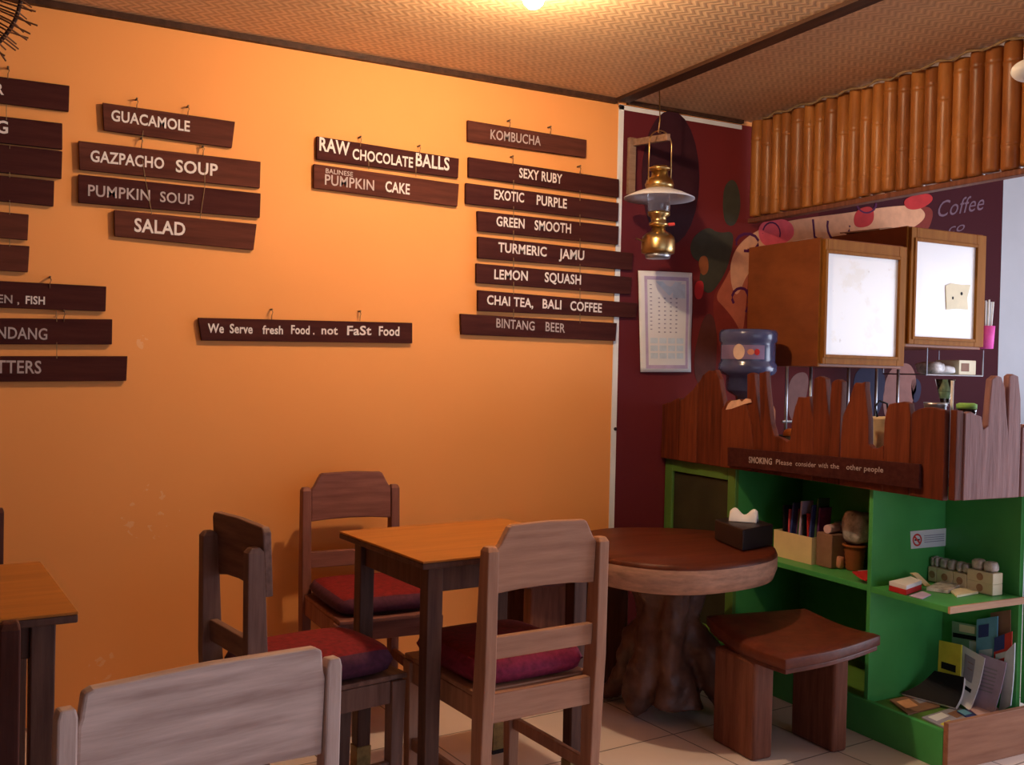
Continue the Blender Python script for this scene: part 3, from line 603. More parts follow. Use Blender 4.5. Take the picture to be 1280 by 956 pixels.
# ------------------------------------------------------------------ cabinets
def cabinet(label, xa, xb_, za, zb, panel_px, pm):
    yf = 3.23
    t = empty('hanging_cabinet', label, 'cabinet', ((xa + xb_) / 2, 3.46, za))
    q = MB(); q.box((xa, yf, za), (xb_, WY - .008, zb)); q.build('carcass', MT['ply'], t, bevel=.002)
    A, C2 = pY(*panel_px[0], yf - .02), pY(*panel_px[1], yf - .02)
    px0, px1, pz1, pz0 = A.x, C2.x, A.z, C2.z
    d = MB(); g = .006
    X0, X1, Z0, Z1 = xa + .012, xb_ - .002, za + .012, zb - .006
    d.box((X0, yf - .02, Z0), (px0, yf - .001, Z1)); d.box((px1, yf - .02, Z0), (X1, yf - .001, Z1)); d.box((px0, yf - .02, pz1), (px1, yf - .001, Z1)); d.box((px0, yf - .02, Z0), (px1, yf - .001, pz0))
    dd = d.build('door_frame', MT['cabframe'], t, bevel=.0025)
    b = MB(); k = .014
    for a_, c_ in (((px0 - k, pz0 - k), (px0, pz1 + k)), ((px1, pz0 - k), (px1 + k, pz1 + k)), ((px0, pz1), (px1, pz1 + k)), ((px0, pz0 - k), (px1, pz0))):
        b.box((a_[0], yf - .026, a_[1]), (c_[0], yf - .0201, c_[1]))
    b.build('beading', MT['cabframe'], dd, bevel=.002)
    q = MB(); q.box((px0, yf - .012, pz0), (px1, yf - .0005, pz1)); tag(q.build('panel', pm, dd), 'glossy white door panel')
    q = MB(); q.box((xa, yf - .004, za), (xa + .0118, yf - .0005, zb)); q.build('edge_strip', MT['cabframe'], t, bevel=.001)
    return t
cabinet('wall cabinet with stained white door panel and plywood side showing', 3.16, 3.675, 1.289, 1.85, ((1035, 316), (1121, 446)), MT['panel1'])
cabinet('higher wall cabinet with clean white panel and a yellowed note', 3.688, 4.213, 1.392, 1.945, ((1146, 301), (1218, 424)), MT['panel2'])
nq = [pY(x, y, 3.2155) for x, y in ((1182, 357), (1189, 354), (1202, 356), (1213, 356), (1209, 372), (1210, 387), (1196, 386), (1183, 387))]
nt_ = empty('paper_note', 'yellowed torn paper note stuck on the white cabinet panel', 'paper', (nq[0].x, 3.216, nq[6].z))
q = MB(); q.prism(nq, (0, -.0012, 0)); q.build('sheet', MT['cream2'], nt_)
q = MB(); c = pY(1202, 367, 3.2140); q.lathe([(.008, 0), (.008, .0006)], (0, 0, 0), 14); q.bm.transform(Matrix.Translation(c) @ Matrix.Rotation(PI / 2, 4, 'X')); q.build('stamp', MT['magblack'], nt_)
q = MB(); write(q, '1', pY(1190, 374, 3.2142), pY(1192, 374, 3.2142), .012, (0, -.0003, 0)); q.build('pen_mark', MT['magblack'], nt_)
q = MB(); z = 1.857; q.slabgrid(lambda u, v: Vector((3.22 + .16 * u, 3.40 + .10 * v, z + .012 * math.sin(4 * u) ** 2)), 8, 4, (0, 0, .004)); tag(q.build('folded_paper', MT['paper']), 'small white folded paper on top of the plywood cabinet', 'paper')
q = MB(); q.slabgrid(lambda u, v: Vector((3.70 + .25 * u, 3.40 + .25 * v, 1.948 + .012 * math.sin(5 * u + v) ** 2)), 10, 6, (0, 0, .006)); tag(q.build('cardboard_sheet', MT['raw']), 'loose grey brown cardboard sheet on top of the higher cabinet', 'cardboard')

# ------------------------------------------------------------------ bamboo valance
VX = 3.15
va = empty('bamboo_valance', 'valance of upright bamboo poles hanging from the ceiling over the counter', 'valance', (VX, 2.8, 1.97))
y = WY - .03; k = 0; ZV = 1.975
while y > 1.75:
    r0 = random.uniform(.029, .040); y -= r0
    q = MB(); zt = CZ - .004 - random.uniform(0, .012); zb = ZV + .012 + random.uniform(-.004, .004); cx = VX + random.uniform(-.004, .004)
    nodes = [zb + (zt - zb) * random.uniform(.12, .35), zb + (zt - zb) * random.uniform(.6, .9)]
    prof = [(r0 * .9, zb), (r0 * .98, zb + .01)]
    for nd in nodes: prof += [(r0 * .985, nd - .012), (r0 * 1.05, nd - .003), (r0 * .96, nd), (r0 * 1.04, nd + .003), (r0 * .985, nd + .012)]
    prof += [(r0 * .97, zt - .008), (r0 * .92, zt)]
    q.lathe(prof, (cx, y, 0), 16); q.build('bamboo_pole', MT['bamboo' if random.random() < .62 else 'bamboo2'], va, smooth=True)
    y -= r0 + .001; k += 1
yend = y
q = MB(); q.box((VX - .022, yend, ZV - .014), (VX + .022, WY - .03, ZV + .007)); q.build('bottom_rail', MT['stoolleg'], va, bevel=.003)
q = MB(); pts = [Vector((VX - .048 + .004 * math.sin(i * 1.3), yend + (WY - .15 - yend) * i / 90, CZ - .016 + .006 * math.sin(i * .9))) for i in range(91)]; q.tube(pts, [.005 + .002 * math.sin(i * 2.1) for i in range(91)], 7); q.build('rope', MT['rope'], va, smooth=True)

# ------------------------------------------------------------------ lantern and bracket
LY = 3.46
lc = pY(824, 246, LY); lx = lc.x; z_ = lambda py: pY(824, py, LY).z; sc_ = depth(lc) / F
la = empty('oil_lantern', 'brass pressure lantern with white enamel shade hanging by the wall', 'lantern', (lx, LY, z_(322)))
def lat(name, prof, mat, n=36, caps=True, p=la): q = MB(); q.lathe([(r * sc_, z_(y)) for r, y in prof], (lx, LY, 0), n, caps); return q.build(name, mat, p, smooth=True)
tk = lat('fuel_tank', [(17, 318), (20.5, 316.5), (21, 311), (21, 301), (19.5, 296), (15, 292), (9, 289), (8, 284)], MT['brass'])
lat('base', [(15, 323), (16, 319.5), (15.5, 318.2)], MT['steel'], p=tk)
lat('burner', [(9, 283.8), (12, 282), (12, 279), (9, 277), (10, 272), (14, 269), (14, 265)], MT['brass'])
lat('chimney', [(13, 264.8), (14, 262), (14, 243), (13, 240)], MT['glass'], caps=False)
lat('shade', [(16, 236), (30, 241), (44, 247.5), (44, 249), (30, 243), (15, 238)], MT['enamel'])
hd = lat('hood', [(17, 236), (18, 231), (16, 225), (11, 221), (10, 214)], MT['brass'])
lat('hood_cap', [(10, 213.8), (14, 212), (14, 210), (9, 207.5), (2, 206.5)], MT['brass'], p=hd)
q = MB(); a_ = 17 * sc_
q.tube([Vector((lx - a_, LY, z_(236)))] + [Vector((lx + a_ * math.cos(PI - PI * i / 14), LY, z_(180) + (z_(163) - z_(180)) * math.sin(PI * i / 14))) for i in range(15)] + [Vector((lx + a_, LY, z_(236)))], .0028, 8); q.build('bail_handle', MT['brass'], la, smooth=True)
q = MB(); q.tube([pY(795, 312 - 14, LY), pY(806, 298 + 4, LY)], .003, 6); q.build('pump_knob', MT['brass'], tk)
q = MB(); q.tube([Vector((lx + 13 * sc_, LY - .01, z_(280))), Vector((lx + 20 * sc_, LY - .02, z_(279)))], .007, 10); q.build('valve_knob', MT['tomato'], tk)
br = empty('lantern_bracket', 'wooden wall bracket holding the brass lantern', 'bracket', (pY(788, 220, 3.68).x, WY, pY(788, 240, 3.68).z))
xw = pY(788, 220, 3.68).x
q = MB(); q.box((xw - .014, WY - .03, pY(788, 243, 3.68).z), (xw + .022, WY - .009, pY(788, 172, 3.68).z)); q.build('upright', MT['bracketwood'], br, bevel=.003)
A = Vector((xw + .01, WY - .031, pY(790, 178, 3.67).z)); B2 = pY(836, 164, LY - .03) - Vector((0, 0, .024))
d_ = Vector((0, 0, .030)); s_ = (B2 - A).cross(Vector((0, 0, 1))).normalized() * .010
q = MB(); q.loft([[A - s_ - d_ / 2, A + s_ - d_ / 2, A + s_ + d_ / 2, A - s_ + d_ / 2], [B2 - s_ - d_ / 2, B2 + s_ - d_ / 2, B2 + s_ + d_ / 2, B2 - s_ + d_ / 2]]); q.build('arm', MT['bracketwood'], br, bevel=.003)
q = MB(); h0 = pY(824, 120, LY); q.tube([Vector((h0.x, LY, CZ - .001)), pY(825, 150, LY), pY(823, 166, LY - .012), pY(826, 166, LY)], .0025, 6); q.build('hook_wire', MT['brass'], br, smooth=True)

# ------------------------------------------------------------------ calendar
cq = [(798, 338), (865, 341), (864, 465), (801, 465)]
cp = [pY(x, y, WY - .014) for x, y in cq]
cal = empty('wall_calendar', 'tall white paper calendar hanging on the mural below the lantern', 'calendar', (cp[0].x, WY - .012, cp[3].z))
def cf(u, v, lift=0): 
    p = (cp[0] * (1 - u) + cp[1] * u) * (1 - v) + (cp[3] * (1 - u) + cp[2] * u) * v
    return p + Vector((0, -.004 * math.sin(PI * u) - .004 * math.sin(6 * v) * u - lift, 0))
q = MB(); q.slabgrid(lambda u, v: cf(u, v), 14, 20, (0, .003, 0)); q.build('sheet', MT['paper'], cal, smooth=True)
q = MB()
def patch(q, u0, v0, u1, v1, lift=.0008, n=6): q.grid(lambda u, v: cf(u0 + (u1 - u0) * u, v0 + (v1 - v0) * v, lift), n, n)
for a_ in ((.10, .05, .93, .085), (.10, .93, .93, .965), (.10, .085, .15, .93), (.88, .085, .93, .93)): patch(q, *a_)
q.build('border', MT['lilac'], cal)
q = MB(); q.bm.faces.new([q.bm.verts.new(cf(u, v, .0009)) for u, v in ((.30, .10), (.80, .10), (.55, .24))]); patch(q, .62, .12, .86, .26, .0007); q.build('heading_print', MT['palecyan'], cal)
q = MB()
for r_ in range(9):
    for c_ in range(4): patch(q, .34 + c_ * .11, .26 + r_ * .042, .375 + c_ * .11, .272 + r_ * .042, .001, 1)
for r_ in range(12): patch(q, .19, .13 + .04 * r_, .23, .14 + .04 * r_, .001, 1)
q.build('date_print', MT['greyprint'], cal)
q = MB(); 
for r_ in range(3):
    for c_ in range(4): patch(q, .19 + c_ * .17, .66 + r_ * .075, .33 + c_ * .17, .715 + r_ * .075, .0009, 2)
q.build('month_print', MT['palecyan'], cal)

# ------------------------------------------------------------------ water bottle, things on the bar
jx, jy = 2.945, 3.43
zj = lambda py: pY(934, py, jy - .05).z
wd = empty('water_dispenser', 'dispenser stand under the blue water bottle behind the planks', 'dispenser', (jx, jy, ZW))
q = MB(); q.lathe([(.12, ZW + .001), (.125, ZW + .01), (.125, 1.09), (.118, 1.11), (.07, 1.112)], (jx, jy, 0), 32); q.build('pot', MT['terracotta'], wd, smooth=True)
q = MB(); q.tube([(jx - .12, jy - .03, 1.0), (jx - .16, jy - .04, 1.0), (jx - .165, jy - .042, .975)], .008, 8); q.build('tap', MT['steel'], wd)
wb = empty('water_bottle', 'upturned blue ribbed water bottle with lavender label', 'bottle', (jx, jy, 1.113))
q = MB(); q.lathe([(.045, 1.113), (.05, 1.15), (.085, 1.17), (.092, 1.18), (.092, zj(470)), (.118, zj(467)), (.126, zj(463)), (.126, zj(455)), (.117, zj(452)), (.119, zj(449)), (.119, zj(431)), (.117, zj(429)), (.126, zj(426)), (.127, zj(416)), (.120, zj(412)), (.10, zj(411)), (.03, zj(412))], (jx, jy, 0), 48); q.build('bottle_body', MT['bluejug'], wb, smooth=True)
an = math.atan2(-jy, -jx)
def curved(r_, a0, a1, z0, z1, name, mat, p):
    q = MB(); q.grid(lambda u, v: Vector((jx + r_ * math.cos(an + a0 + (a1 - a0) * u), jy + r_ * math.sin(an + a0 + (a1 - a0) * u), z0 + (z1 - z0) * v)), 16, 2); return q.build(name, mat, p, smooth=True)
lb = curved(.1205, -1.25, .62, zj(449), zj(431.5), 'bottle_label', MT['lavender'], wb)
def disc(a0, zc, rx, rz, name, mat):
    q = MB(); r_ = .1232; q.bm.faces.new([q.bm.verts.new((jx + r_ * math.cos(an + a0 + rx / r_ * math.cos(2 * PI * i / 20)), jy + r_ * math.sin(an + a0 + rx / r_ * math.cos(2 * PI * i / 20)), zc + rz * math.sin(2 * PI * i / 20))) for i in range(20)]); return q.build(name, mat, lb)
disc(-.32, zj(440), .026, .034, 'emblem', MT['paleprint']); disc(.10, zj(440), .015, .013, 'emblem', MT['salmon']); disc(.32, zj(440), .012, .014, 'emblem', MT['redink'])
rk = empty('steel_rack', 'thin blue grey steel rack posts standing under the plywood cabinet', 'rack', (3.3, 3.38, ZW))
tops = []
for x_ in (983, 1013, 1060, 1095, 1122):
    p = pY(x_, 490, 3.38); q = MB(); q.tube([(p.x, 3.38, ZW + .001), (p.x, 3.38, 1.288)], .007, 8); q.build('post', MT['steel'], rk, smooth=True); tops.append(p.x)
q = MB(); q.tube([(min(tops) - .02, 3.38, 1.04), (max(tops) + .02, 3.38, 1.04)], .006, 8); q.build('crossbar', MT['steel'], rk)
P_('worktop_return', (3.421, 3.15, ZW - .03), (6.2, WY - .012, ZW), MT['worktop'])

def on_bar(px_, py_, X): p = pX(px_, py_, X); return Vector((p.x, p.y, ZW + .001))
p = on_bar(1103, 545, 2.95); zt = pX(1103, 521, 2.95).z; zb = pX(1103, 549, 2.95).z
bp = empty('beige_pot', 'small beige pot with handle on the bar between planks', 'pot', p)
q = MB(); q.lathe([(.03, ZW + .001), (.035, zb), (.045, zb + .02), (.046, zt - .012), (.05, zt - .008), (.05, zt), (.044, zt), (.042, zb + .02), (.02, zb + .01)], p * Vector((1, 1, 0)) if False else (p.x, p.y, 0), 28); q.build('bowl', MT['beigepot'], bp, smooth=True)
q = MB(); q.tube([(p.x - .03, p.y, zt), (p.x - .035, p.y + .005, zt + .04), (p.x - .01, p.y + .01, zt + .06), (p.x + .02, p.y, zt + .05), (p.x + .03, p.y, zt)], .004, 8); q.build('handle', MT['magblack'], bp, smooth=True)
p = on_bar(987, 545, 2.85); zt = pX(987, 538, 2.85).z
fb = empty('fruit_bowl', 'dark bowl showing an orange fruit between the planks', 'bowl', p)
q = MB(); q.lathe([(.03, ZW + .001), (.05, ZW + .03), (.06, zt - .02), (.056, zt - .02), (.045, ZW + .03), (.01, ZW + .01)], (p.x, p.y, 0), 24); q.build('bowl_body', MT['dark'], fb, smooth=True)
q = MB(); bmesh.ops.create_icosphere(q.bm, subdivisions=3, radius=.027, matrix=Matrix.Translation((p.x, p.y, zt - .018))); tag(q.build('orange_fruit', MT['orange'], smooth=True), 'small orange fruit lying in the dark bowl behind the planks', 'fruit')
def jar(name, label, cat, px_, X, ytop, r_, mat, lid=None, lidm=None):
    p = on_bar(px_, 520, X); zt = pX(px_, ytop, X).z
    t = empty(name, label, cat, p)
    q = MB(); q.lathe([(r_ * .9, ZW + .001), (r_, ZW + .008), (r_, zt - .012), (r_ * 1.06, zt - .008), (r_ * 1.06, zt), (r_ * .92, zt), (r_ * .92, ZW + .02), (.004, ZW + .02)], (p.x, p.y, 0), 28); q.build('body', mat, t, smooth=True)
    if lid: q = MB(); q.lathe([(r_ * 1.1, zt + .001), (r_ * 1.1, zt + .016), (r_ * .8, zt + .02)], (p.x, p.y, 0), 24); q.build('lid', lidm, t, smooth=True)
    return t, p, zt
jar('steel_pot', 'shiny steel pot with dark mouth rising behind the end of the planks', 'pot', 1169, 2.86, 503, .036, MT['steel'])
t, p, zt = jar('lidded_jar', 'clear jar with light green lid behind the planks', 'jar', 1208, 2.92, 511, .030, MT['glass'], True, MT['limegreen'])
q = MB(); q.tube([(p.x - .02, p.y + .045, ZW + .001), (p.x - .018, p.y + .045, pX(1204, 476, p.x).z)], .005, 8); tag(q.build('drinking_straw', MT['white'], smooth=True), 'white straw standing upright beside the green lidded jar', 'straw')
p = on_bar(1181, 500, 2.95); zt = pX(1181, 474, 2.95).z; z0 = pX(1181, 506, 2.95).z
fg = empty('cone_glass', 'cone shaped glass of green drink behind the steel pot', 'glass', p)
q = MB(); q.lathe([(.03, ZW + .001), (.03, ZW + .006), (.006, ZW + .012), (.006, z0 - .01), (.012, z0), (.034, zt), (.031, zt), (.010, z0 + .006)], (p.x, p.y, 0), 24); q.build('glass_body', MT['glass'], fg, smooth=True)
q = MB(); q.lathe([(.009, z0 + .008), (.022, (z0 + zt) / 2)], (p.x, p.y, 0), 20); q.build('drink', MT['mint'], fg, smooth=True)
p = pX(1268, 528, 3.12); p.z = ZW + .001; zt = pX(1268, 514, 3.12).z
gb = empty('glass_bottle', 'small clear glass bottle at the pale end planks', 'bottle', p)
q = MB(); q.lathe([(.022, ZW + .001), (.025, ZW + .01), (.025, zt - .05), (.01, zt - .025), (.009, zt), (.006, zt)], (p.x, p.y, 0), 20); q.build('bottle_body', MT['glass'], gb, smooth=True)
q = MB(); q.lathe([(.011, zt + .0005), (.011, zt + .012)], (p.x, p.y, 0), 16); q.build('cap', MT['steel'], gb)
# wire shelf below the higher cabinet
A, B2 = pY(1154, 468, 3.30), pY(1224, 466, 3.30); zs = A.z
ws = empty('wire_shelf', 'purple grey wire shelf hung below the higher cabinet', 'shelf', ((A.x + B2.x) / 2, 3.4, zs))
q = MB()
for i in range(9): yy = 3.28 + .26 * i / 8; q.tube([(A.x, yy, zs), (B2.x, yy, zs)], .003, 6)
q.tube([(A.x, 3.28, zs), (A.x, 3.54, zs)], .004, 6); q.tube([(B2.x, 3.28, zs), (B2.x, 3.54, zs)], .004, 6); q.build('wire_grid', MT['steel'], ws)
for xx in (A.x, B2.x):
    for yy in (3.28, 3.54): q = MB(); q.tube([(xx, yy, zs), (xx, yy, 1.392)], .003, 6); q.build('hanger', MT['steel'], ws)
def lump(name, label, cat, c, s, mat, seed=0, parent=None):
    q = MB(); bmesh.ops.create_icosphere(q.bm, subdivisions=3, radius=1)
    for v in q.bm.verts:
        k = 1 + .22 * noise.noise(v.co * 1.7 + Vector((seed, 0, 0))); x, y_, z = v.co * k
        sgn = lambda t: math.copysign(abs(t) ** .6, t)
        v.co = Vector((c[0] + sgn(x) * s[0], c[1] + sgn(y_) * s[1], max(c[2] + s[2] * (1 + sgn(z)), c[2])))
    o = q.build(name, mat, parent, smooth=True)
    return tag(o, label, cat) if label else o
w_ = B2.x - A.x
lump('plastic_packet', 'crumpled clear packet on the wire shelf', 'packet', (A.x + w_ * .30, 3.36, zs + .004), (.055, .06, .030), MT['wrap'], 3)
lump('white_packet', 'white packet in the middle of the wire shelf', 'packet', (A.x + w_ * .52, 3.38, zs + .004), (.05, .07, .022), MT['white'], 5)
q = MB(); q.box((A.x + w_ * .66, 3.31, zs + .004), (A.x + w_ * .97, 3.45, zs + .075)); b_ = q.build('carton', MT['cream2'], bevel=.003); tag(b_, 'cream carton with a brown window at the end of the wire shelf', 'carton')
q = MB(); q.box((A.x + w_ * .70, 3.3085, zs + .02), (A.x + w_ * .84, 3.3098, zs + .06)); q.build('print', MT['brownprint'], b_)
# straw cup
SY = 3.235; sx_ = 4.2135 + .043; p0 = pY(1240, 436, SY); z0, z1, z2 = p0.z, pY(1240, 408, SY).z, pY(1240, 378, SY).z
su = empty('straw_cup', 'pink cup of white straws fixed beside the higher cabinet', 'cup', (sx_, SY, z0))
q = MB(); q.lathe([(.036, z0), (.042, z1), (.039, z1), (.033, z0 + .004)], (sx_, SY, 0), 24); q.build('cup', MT['hotpink'], su, smooth=True)
q = MB(); q.box((4.2132, SY - .008, z0 + .02), (sx_ - .034, SY + .008, z0 + .05)); q.build('holder_clip', MT['hotpink'], su)
for i in range(14):
    a_ = i * 2.4; r_ = .03 * math.sqrt((i + .5) / 14); q = MB(); q.tube([(sx_ + r_ * .7 * math.cos(a_), SY + r_ * .7 * math.sin(a_), z0 + .006), (sx_ + r_ * 1.15 * math.cos(a_), SY + r_ * 1.15 * math.sin(a_), z2 + random.uniform(-.012, .012))], .0048, 7); q.build('straw', MT['white'], su)

# ------------------------------------------------------------------ no smoking notice
ns_q = [pY(x, y, NY - .002) for x, y in ((1138, 664), (1184, 660), (1183.5, 682), (1139, 686))]
ns = empty('no_smoking_sign', 'small white no smoking notice on the green partition', 'sign', (ns_q[0].x, NY, ns_q[3].z))
q = MB(); q.prism(ns_q, (0, .0015, 0)); q.build('card', MT['paper'], ns)
def nsp(u, v, l=.0008): return (ns_q[0] * (1 - u) + ns_q[1] * u) * (1 - v) + (ns_q[3] * (1 - u) + ns_q[2] * u) * v + Vector((0, -l, 0))
q = MB()
Rr = lambda a_, k: nsp(.17 + k * .125 * math.cos(a_), .52 + k * .36 * math.sin(a_))
ri = [q.bm.verts.new(Rr(2 * PI * i / 24, .72)) for i in range(24)]; ro = [q.bm.verts.new(Rr(2 * PI * i / 24, 1)) for i in range(24)]
for i in range(24): q.face([ri[i], ri[(i + 1) % 24], ro[(i + 1) % 24], ro[i]])
q.face([q.bm.verts.new(Rr(a_, .78)) for a_ in (PI * 1.18, PI * 1.32, PI * .18, PI * .32)][:2] + [q.bm.verts.new(Rr(a_, .78)) for a_ in (PI * .18, PI * .32)])
q.build('prohibition_ring', MT['tomato'], ns)
q = MB(); q.face([q.bm.verts.new(nsp(u, v, .0005)) for u, v in ((.10, .47), (.24, .47), (.24, .56), (.10, .56))]); q.build('cigarette_print', MT['magblack'], ns)
q = MB()
for v in (.30, .42, .54, .66): q.face([q.bm.verts.new(nsp(u, w__)) for u, w__ in ((.36, v), (.92, v), (.92, v + .045), (.36, v + .045))])
q.build('text_lines', MT['greyprint'], ns)

# ------------------------------------------------------------------ things on the green shelves
SZ = .521
def dirbox(name, label, cat, near, ex, ey, h, mat, bevel=.002, group=None, z=None):
    """box from its near bottom corner and two edge vectors"""
    n_ = Vector(near); ex, ey = Vector(ex), Vector(ey); q = MB()
    lo_ = [n_, n_ + ex, n_ + ex + ey, n_ + ey]
    t = empty(name, label, cat, (n_ + (ex + ey) / 2), 0, group)
    q.hexa(lo_, [p + Vector((0, 0, h)) for p in lo_]); q.build('box', mat, t, bevel=bevel); return t
n_ = pZ(1014, 706, SZ); n_.x = max(n_.x, CX + .02)
h_ = (706 - 672) * depth(n_) / F
cb = empty('cream_box', 'open cream card box of incense packets on the darker green shelf', 'box', n_ + Vector((.07, .1, 0)))
fa = pZ(966, 693, SZ); L_ = .21
q = MB(); t_ = .004
for a, b in (((0, 0), (t_, L_)), ((.13 - t_, 0), (.13, L_)), ((t_, 0), (.13 - t_, t_)), ((t_, L_ - t_), (.13 - t_, L_))): q.box(n_ + Vector((a[0], a[1], 0)), n_ + Vector((b[0], b[1], h_)))
q.box(n_ + Vector((t_, t_, 0)), n_ + Vector((.13 - t_, L_ - t_, .004))); q.build('card_box', MT['cream'], cb)
cols = ['purplepack', 'greenpack', 'navy', 'redink', 'magblack', 'lilac', 'plumink', 'greenpack', 'purplepack', 'navy', 'pink', 'magblack']
wd_ = ['purple packet, first', 'dark green packet, second', 'navy packet, third', 'red packet, fourth', 'black packet, fifth', 'lilac packet, sixth', 'plum packet, seventh', 'dark green packet, eighth', 'purple packet, ninth', 'navy packet, tenth', 'pink packet, eleventh', 'black packet, last']
for i, c_ in enumerate(cols):
    y_ = .012 + i * (L_ - .02) / 12; x_ = .02 + random.uniform(0, .03); hh = random.uniform(.17, .255); ti = random.uniform(-.012, .02)
    b0 = n_ + Vector((x_, y_, .005)); q = MB()
    q.hexa([b0, b0 + Vector((.06, 0, 0)), b0 + Vector((.06, .011, 0)), b0 + Vector((0, .011, 0))], [b0 + Vector((ti, .002, hh)), b0 + Vector((.06 + ti, .002, hh)), b0 + Vector((.06 + ti, .010, hh)), b0 + Vector((ti, .010, hh))])
    tag(q.build('incense_packet', MT[c_], bevel=.001), wd_[i] + ' from the near end of the cream box', 'packet', 'incense packets in the cream box')
p = pZ(1068, 712, SZ)
pp = empty('woven_basket', 'brown woven basket pot near the partition on the darker shelf', 'basket', p)
q = MB(); r_ = .040; h_ = .092
q.lathe([(r_ * .75, SZ)] + [(r_ * (.78 + .22 * i / 12) + (.0022 if i % 2 else -.0012), SZ + .003 + h_ * i / 12) for i in range(13)] + [(r_ * .9, SZ + h_), (r_ * .7, SZ + .01)], (p.x, p.y, 0), 30); q.build('basket_body', MT['terracotta'], pp, smooth=True)
q = MB(); q.tube([Vector((p.x + (r_ + .002) * math.cos(2 * PI * i / 24), p.y + (r_ + .002) * math.sin(2 * PI * i / 24), SZ + h_)) for i in range(24)], .005, 7, True); q.build('rim', MT['terracotta'], pp, smooth=True)
lump('plastic_bag', 'crumpled grey plastic bag stuffed in the woven basket', 'bag', (p.x + .012, p.y, SZ + .098), (.05, .05, .062), MT['wrap'], 9)
p = pZ(1052, 700, SZ); 
p = pX(1053, 690, 2.94); cu = empty('paper_cup', 'white paper cup beside the woven basket', 'cup', (p.x, p.y, SZ))
q = MB(); q.lathe([(.022, SZ + .001), (.026, SZ + .07), (.034, SZ + .155), (.031, SZ + .155), (.020, SZ + .01)], (p.x, p.y, 0), 24); q.build('cup_body', MT['paper'], cu, smooth=True)
p = pX(1033, 690, 2.84); c = Vector((p.x, min(p.y, n_.y - .06), SZ + .13))
pr = empty('paper_roll', 'pale paper roll lying on brown packets by the cream box', 'roll', c)
q = MB(); q.tube([c + Vector((-.045, -.005, .017)), c + Vector((.03, .015, .017))], .017, 16); q.build('roll', MT['pinkpaper'], pr, bevel=.002)
q = MB(); q.box(c + Vector((-.045, -.03, -.129)), c + Vector((.045, .05, -.001))); tag(q.build('brown_carton', MT['brownprint'], bevel=.003), 'small brown carton under the pale paper roll', 'carton')
lump('shell_ornament', 'small brown shell ornament before the brown carton', 'ornament', (pZ(1032, 708, SZ).x + .012, pZ(1032, 708, SZ).y, SZ), (.018, .016, .018), MT['brownprint'], 1)
lump('wooden_ornament', 'little orange brown wooden ornament between carton and basket', 'ornament', (pZ(1047, 711, SZ).x + .012, pZ(1047, 711, SZ).y, SZ), (.013, .013, .024), MT['salmon'], 2)
for i, (x_, y_, m_, lab) in enumerate(((1078, 729, 'redink', 'red booklet on the darker shelf edge, leaning on the partition'), (1084, 724, 'pinkpaper', 'pale booklet lying under the red booklet by the partition'))):
    p = pZ(x_, y_, SZ); q = MB(); x0_ = max(CX + .012, p.x)
    q.slabgrid(lambda u, v: Vector((x0_ + .09 * u, max(p.y - .03, NY + .022) + .065 * v + .01 * (1 - u), SZ + .001 + (0.010 if i == 0 else 0) + .018 * v * v)), 6, 6, (0, 0, .004)); tag(q.build('booklet', MT[m_]), lab, 'booklet')

# niche shelf: cream boxes of wrapped sweets, cards
def creambox(label, n0, w_, d_, h_, wrap=True, m='cream2'):
    t = empty('small_cream_box', label, 'box', n0 + Vector((w_ / 2, d_ / 2, 0)), 0, 'small cream boxes on the niche shelf')
    q = MB(); q.box(n0, n0 + Vector((w_, d_, h_))); q.build('card_box', MT[m], t, bevel=.002)
    q = MB(); c = n0 + Vector((-.0006, d_ * .5, h_ * .5)); q.bm.faces.new([q.bm.verts.new(c + Vector((0, .013 * math.cos(2 * PI * i / 18), .013 * math.sin(2 * PI * i / 18)))) for i in range(18)]); q.build('printed_emblem', MT['raw'], t)
    if wrap: 
        for k in range(2): lump('wrapped_top', None, None, n0 + Vector((w_ * .5, d_ * (.27 + .46 * k), h_ + .0005)), (w_ * .38, d_ * .22, .018), MT['wrap'], n0.y * 50 + k, t)
    return t
n0_ = pZ(1241, 745, SZ); X0 = n0_.x
ys_ = [n0_.y] + [pX(x_, 735, X0).y for x_ in (1208, 1190.5, 1170)] + [NY - .004]
W0 = min(.05, NX - .003 - X0)
def shelfbox(label, k, h_, z0=SZ, wrap=True): creambox(label, Vector((X0, ys_[k] + .001, z0)), W0, ys_[k + 1] - ys_[k] - .002, h_, wrap)
shelfbox('cream box at the bottom of the two high stack on the niche shelf', 0, .037, SZ, False)
shelfbox('cream box with wrapped top, upper of the two high stack', 0, .037, SZ + .0375)
shelfbox('cream box with wrapped sweets, beside the two high stack', 1, .052)
shelfbox('cream box with wrapped sweets, middle of the back row', 2, .052)
shelfbox('cream box with wrapped sweets, nearest the green partition', 3, .052)
def flatcard(name, label, pts, h, mat, z=SZ, cat='card'):
    P = [pZ(x, y, SZ) for x, y in pts]; P = [Vector((max(p.x, CX + .004), min(p.y, NY - .004), z)) for p in P]
    q = MB(); q.prism(P, (0, 0, h)); return tag(q.build(name, mat, bevel=.001), label, cat)
flatcard('dark_red_box', 'flat dark red box near the partition, under the white pad', [(1125, 745), (1152, 737), (1138, 731.5), (1111, 738)], .018, MT['redink'], cat='box')
flatcard('note_pad', 'white note pad lying on the flat dark red box', [(1125, 745), (1152, 737), (1138, 731.5), (1111, 738)], .014, MT['paper'], SZ + .0185, 'pad')
flatcard('lilac_card', 'lilac card flat on the niche shelf before the white pad', [(1147, 750), (1164, 744), (1153, 739.5), (1136, 745)], .003, MT['lilac'])
flatcard('clear_packet', 'flat clear packet in the middle of the niche shelf', [(1185, 742), (1204, 733), (1180, 728), (1158, 738)], .012, MT['wrap'], cat='packet')
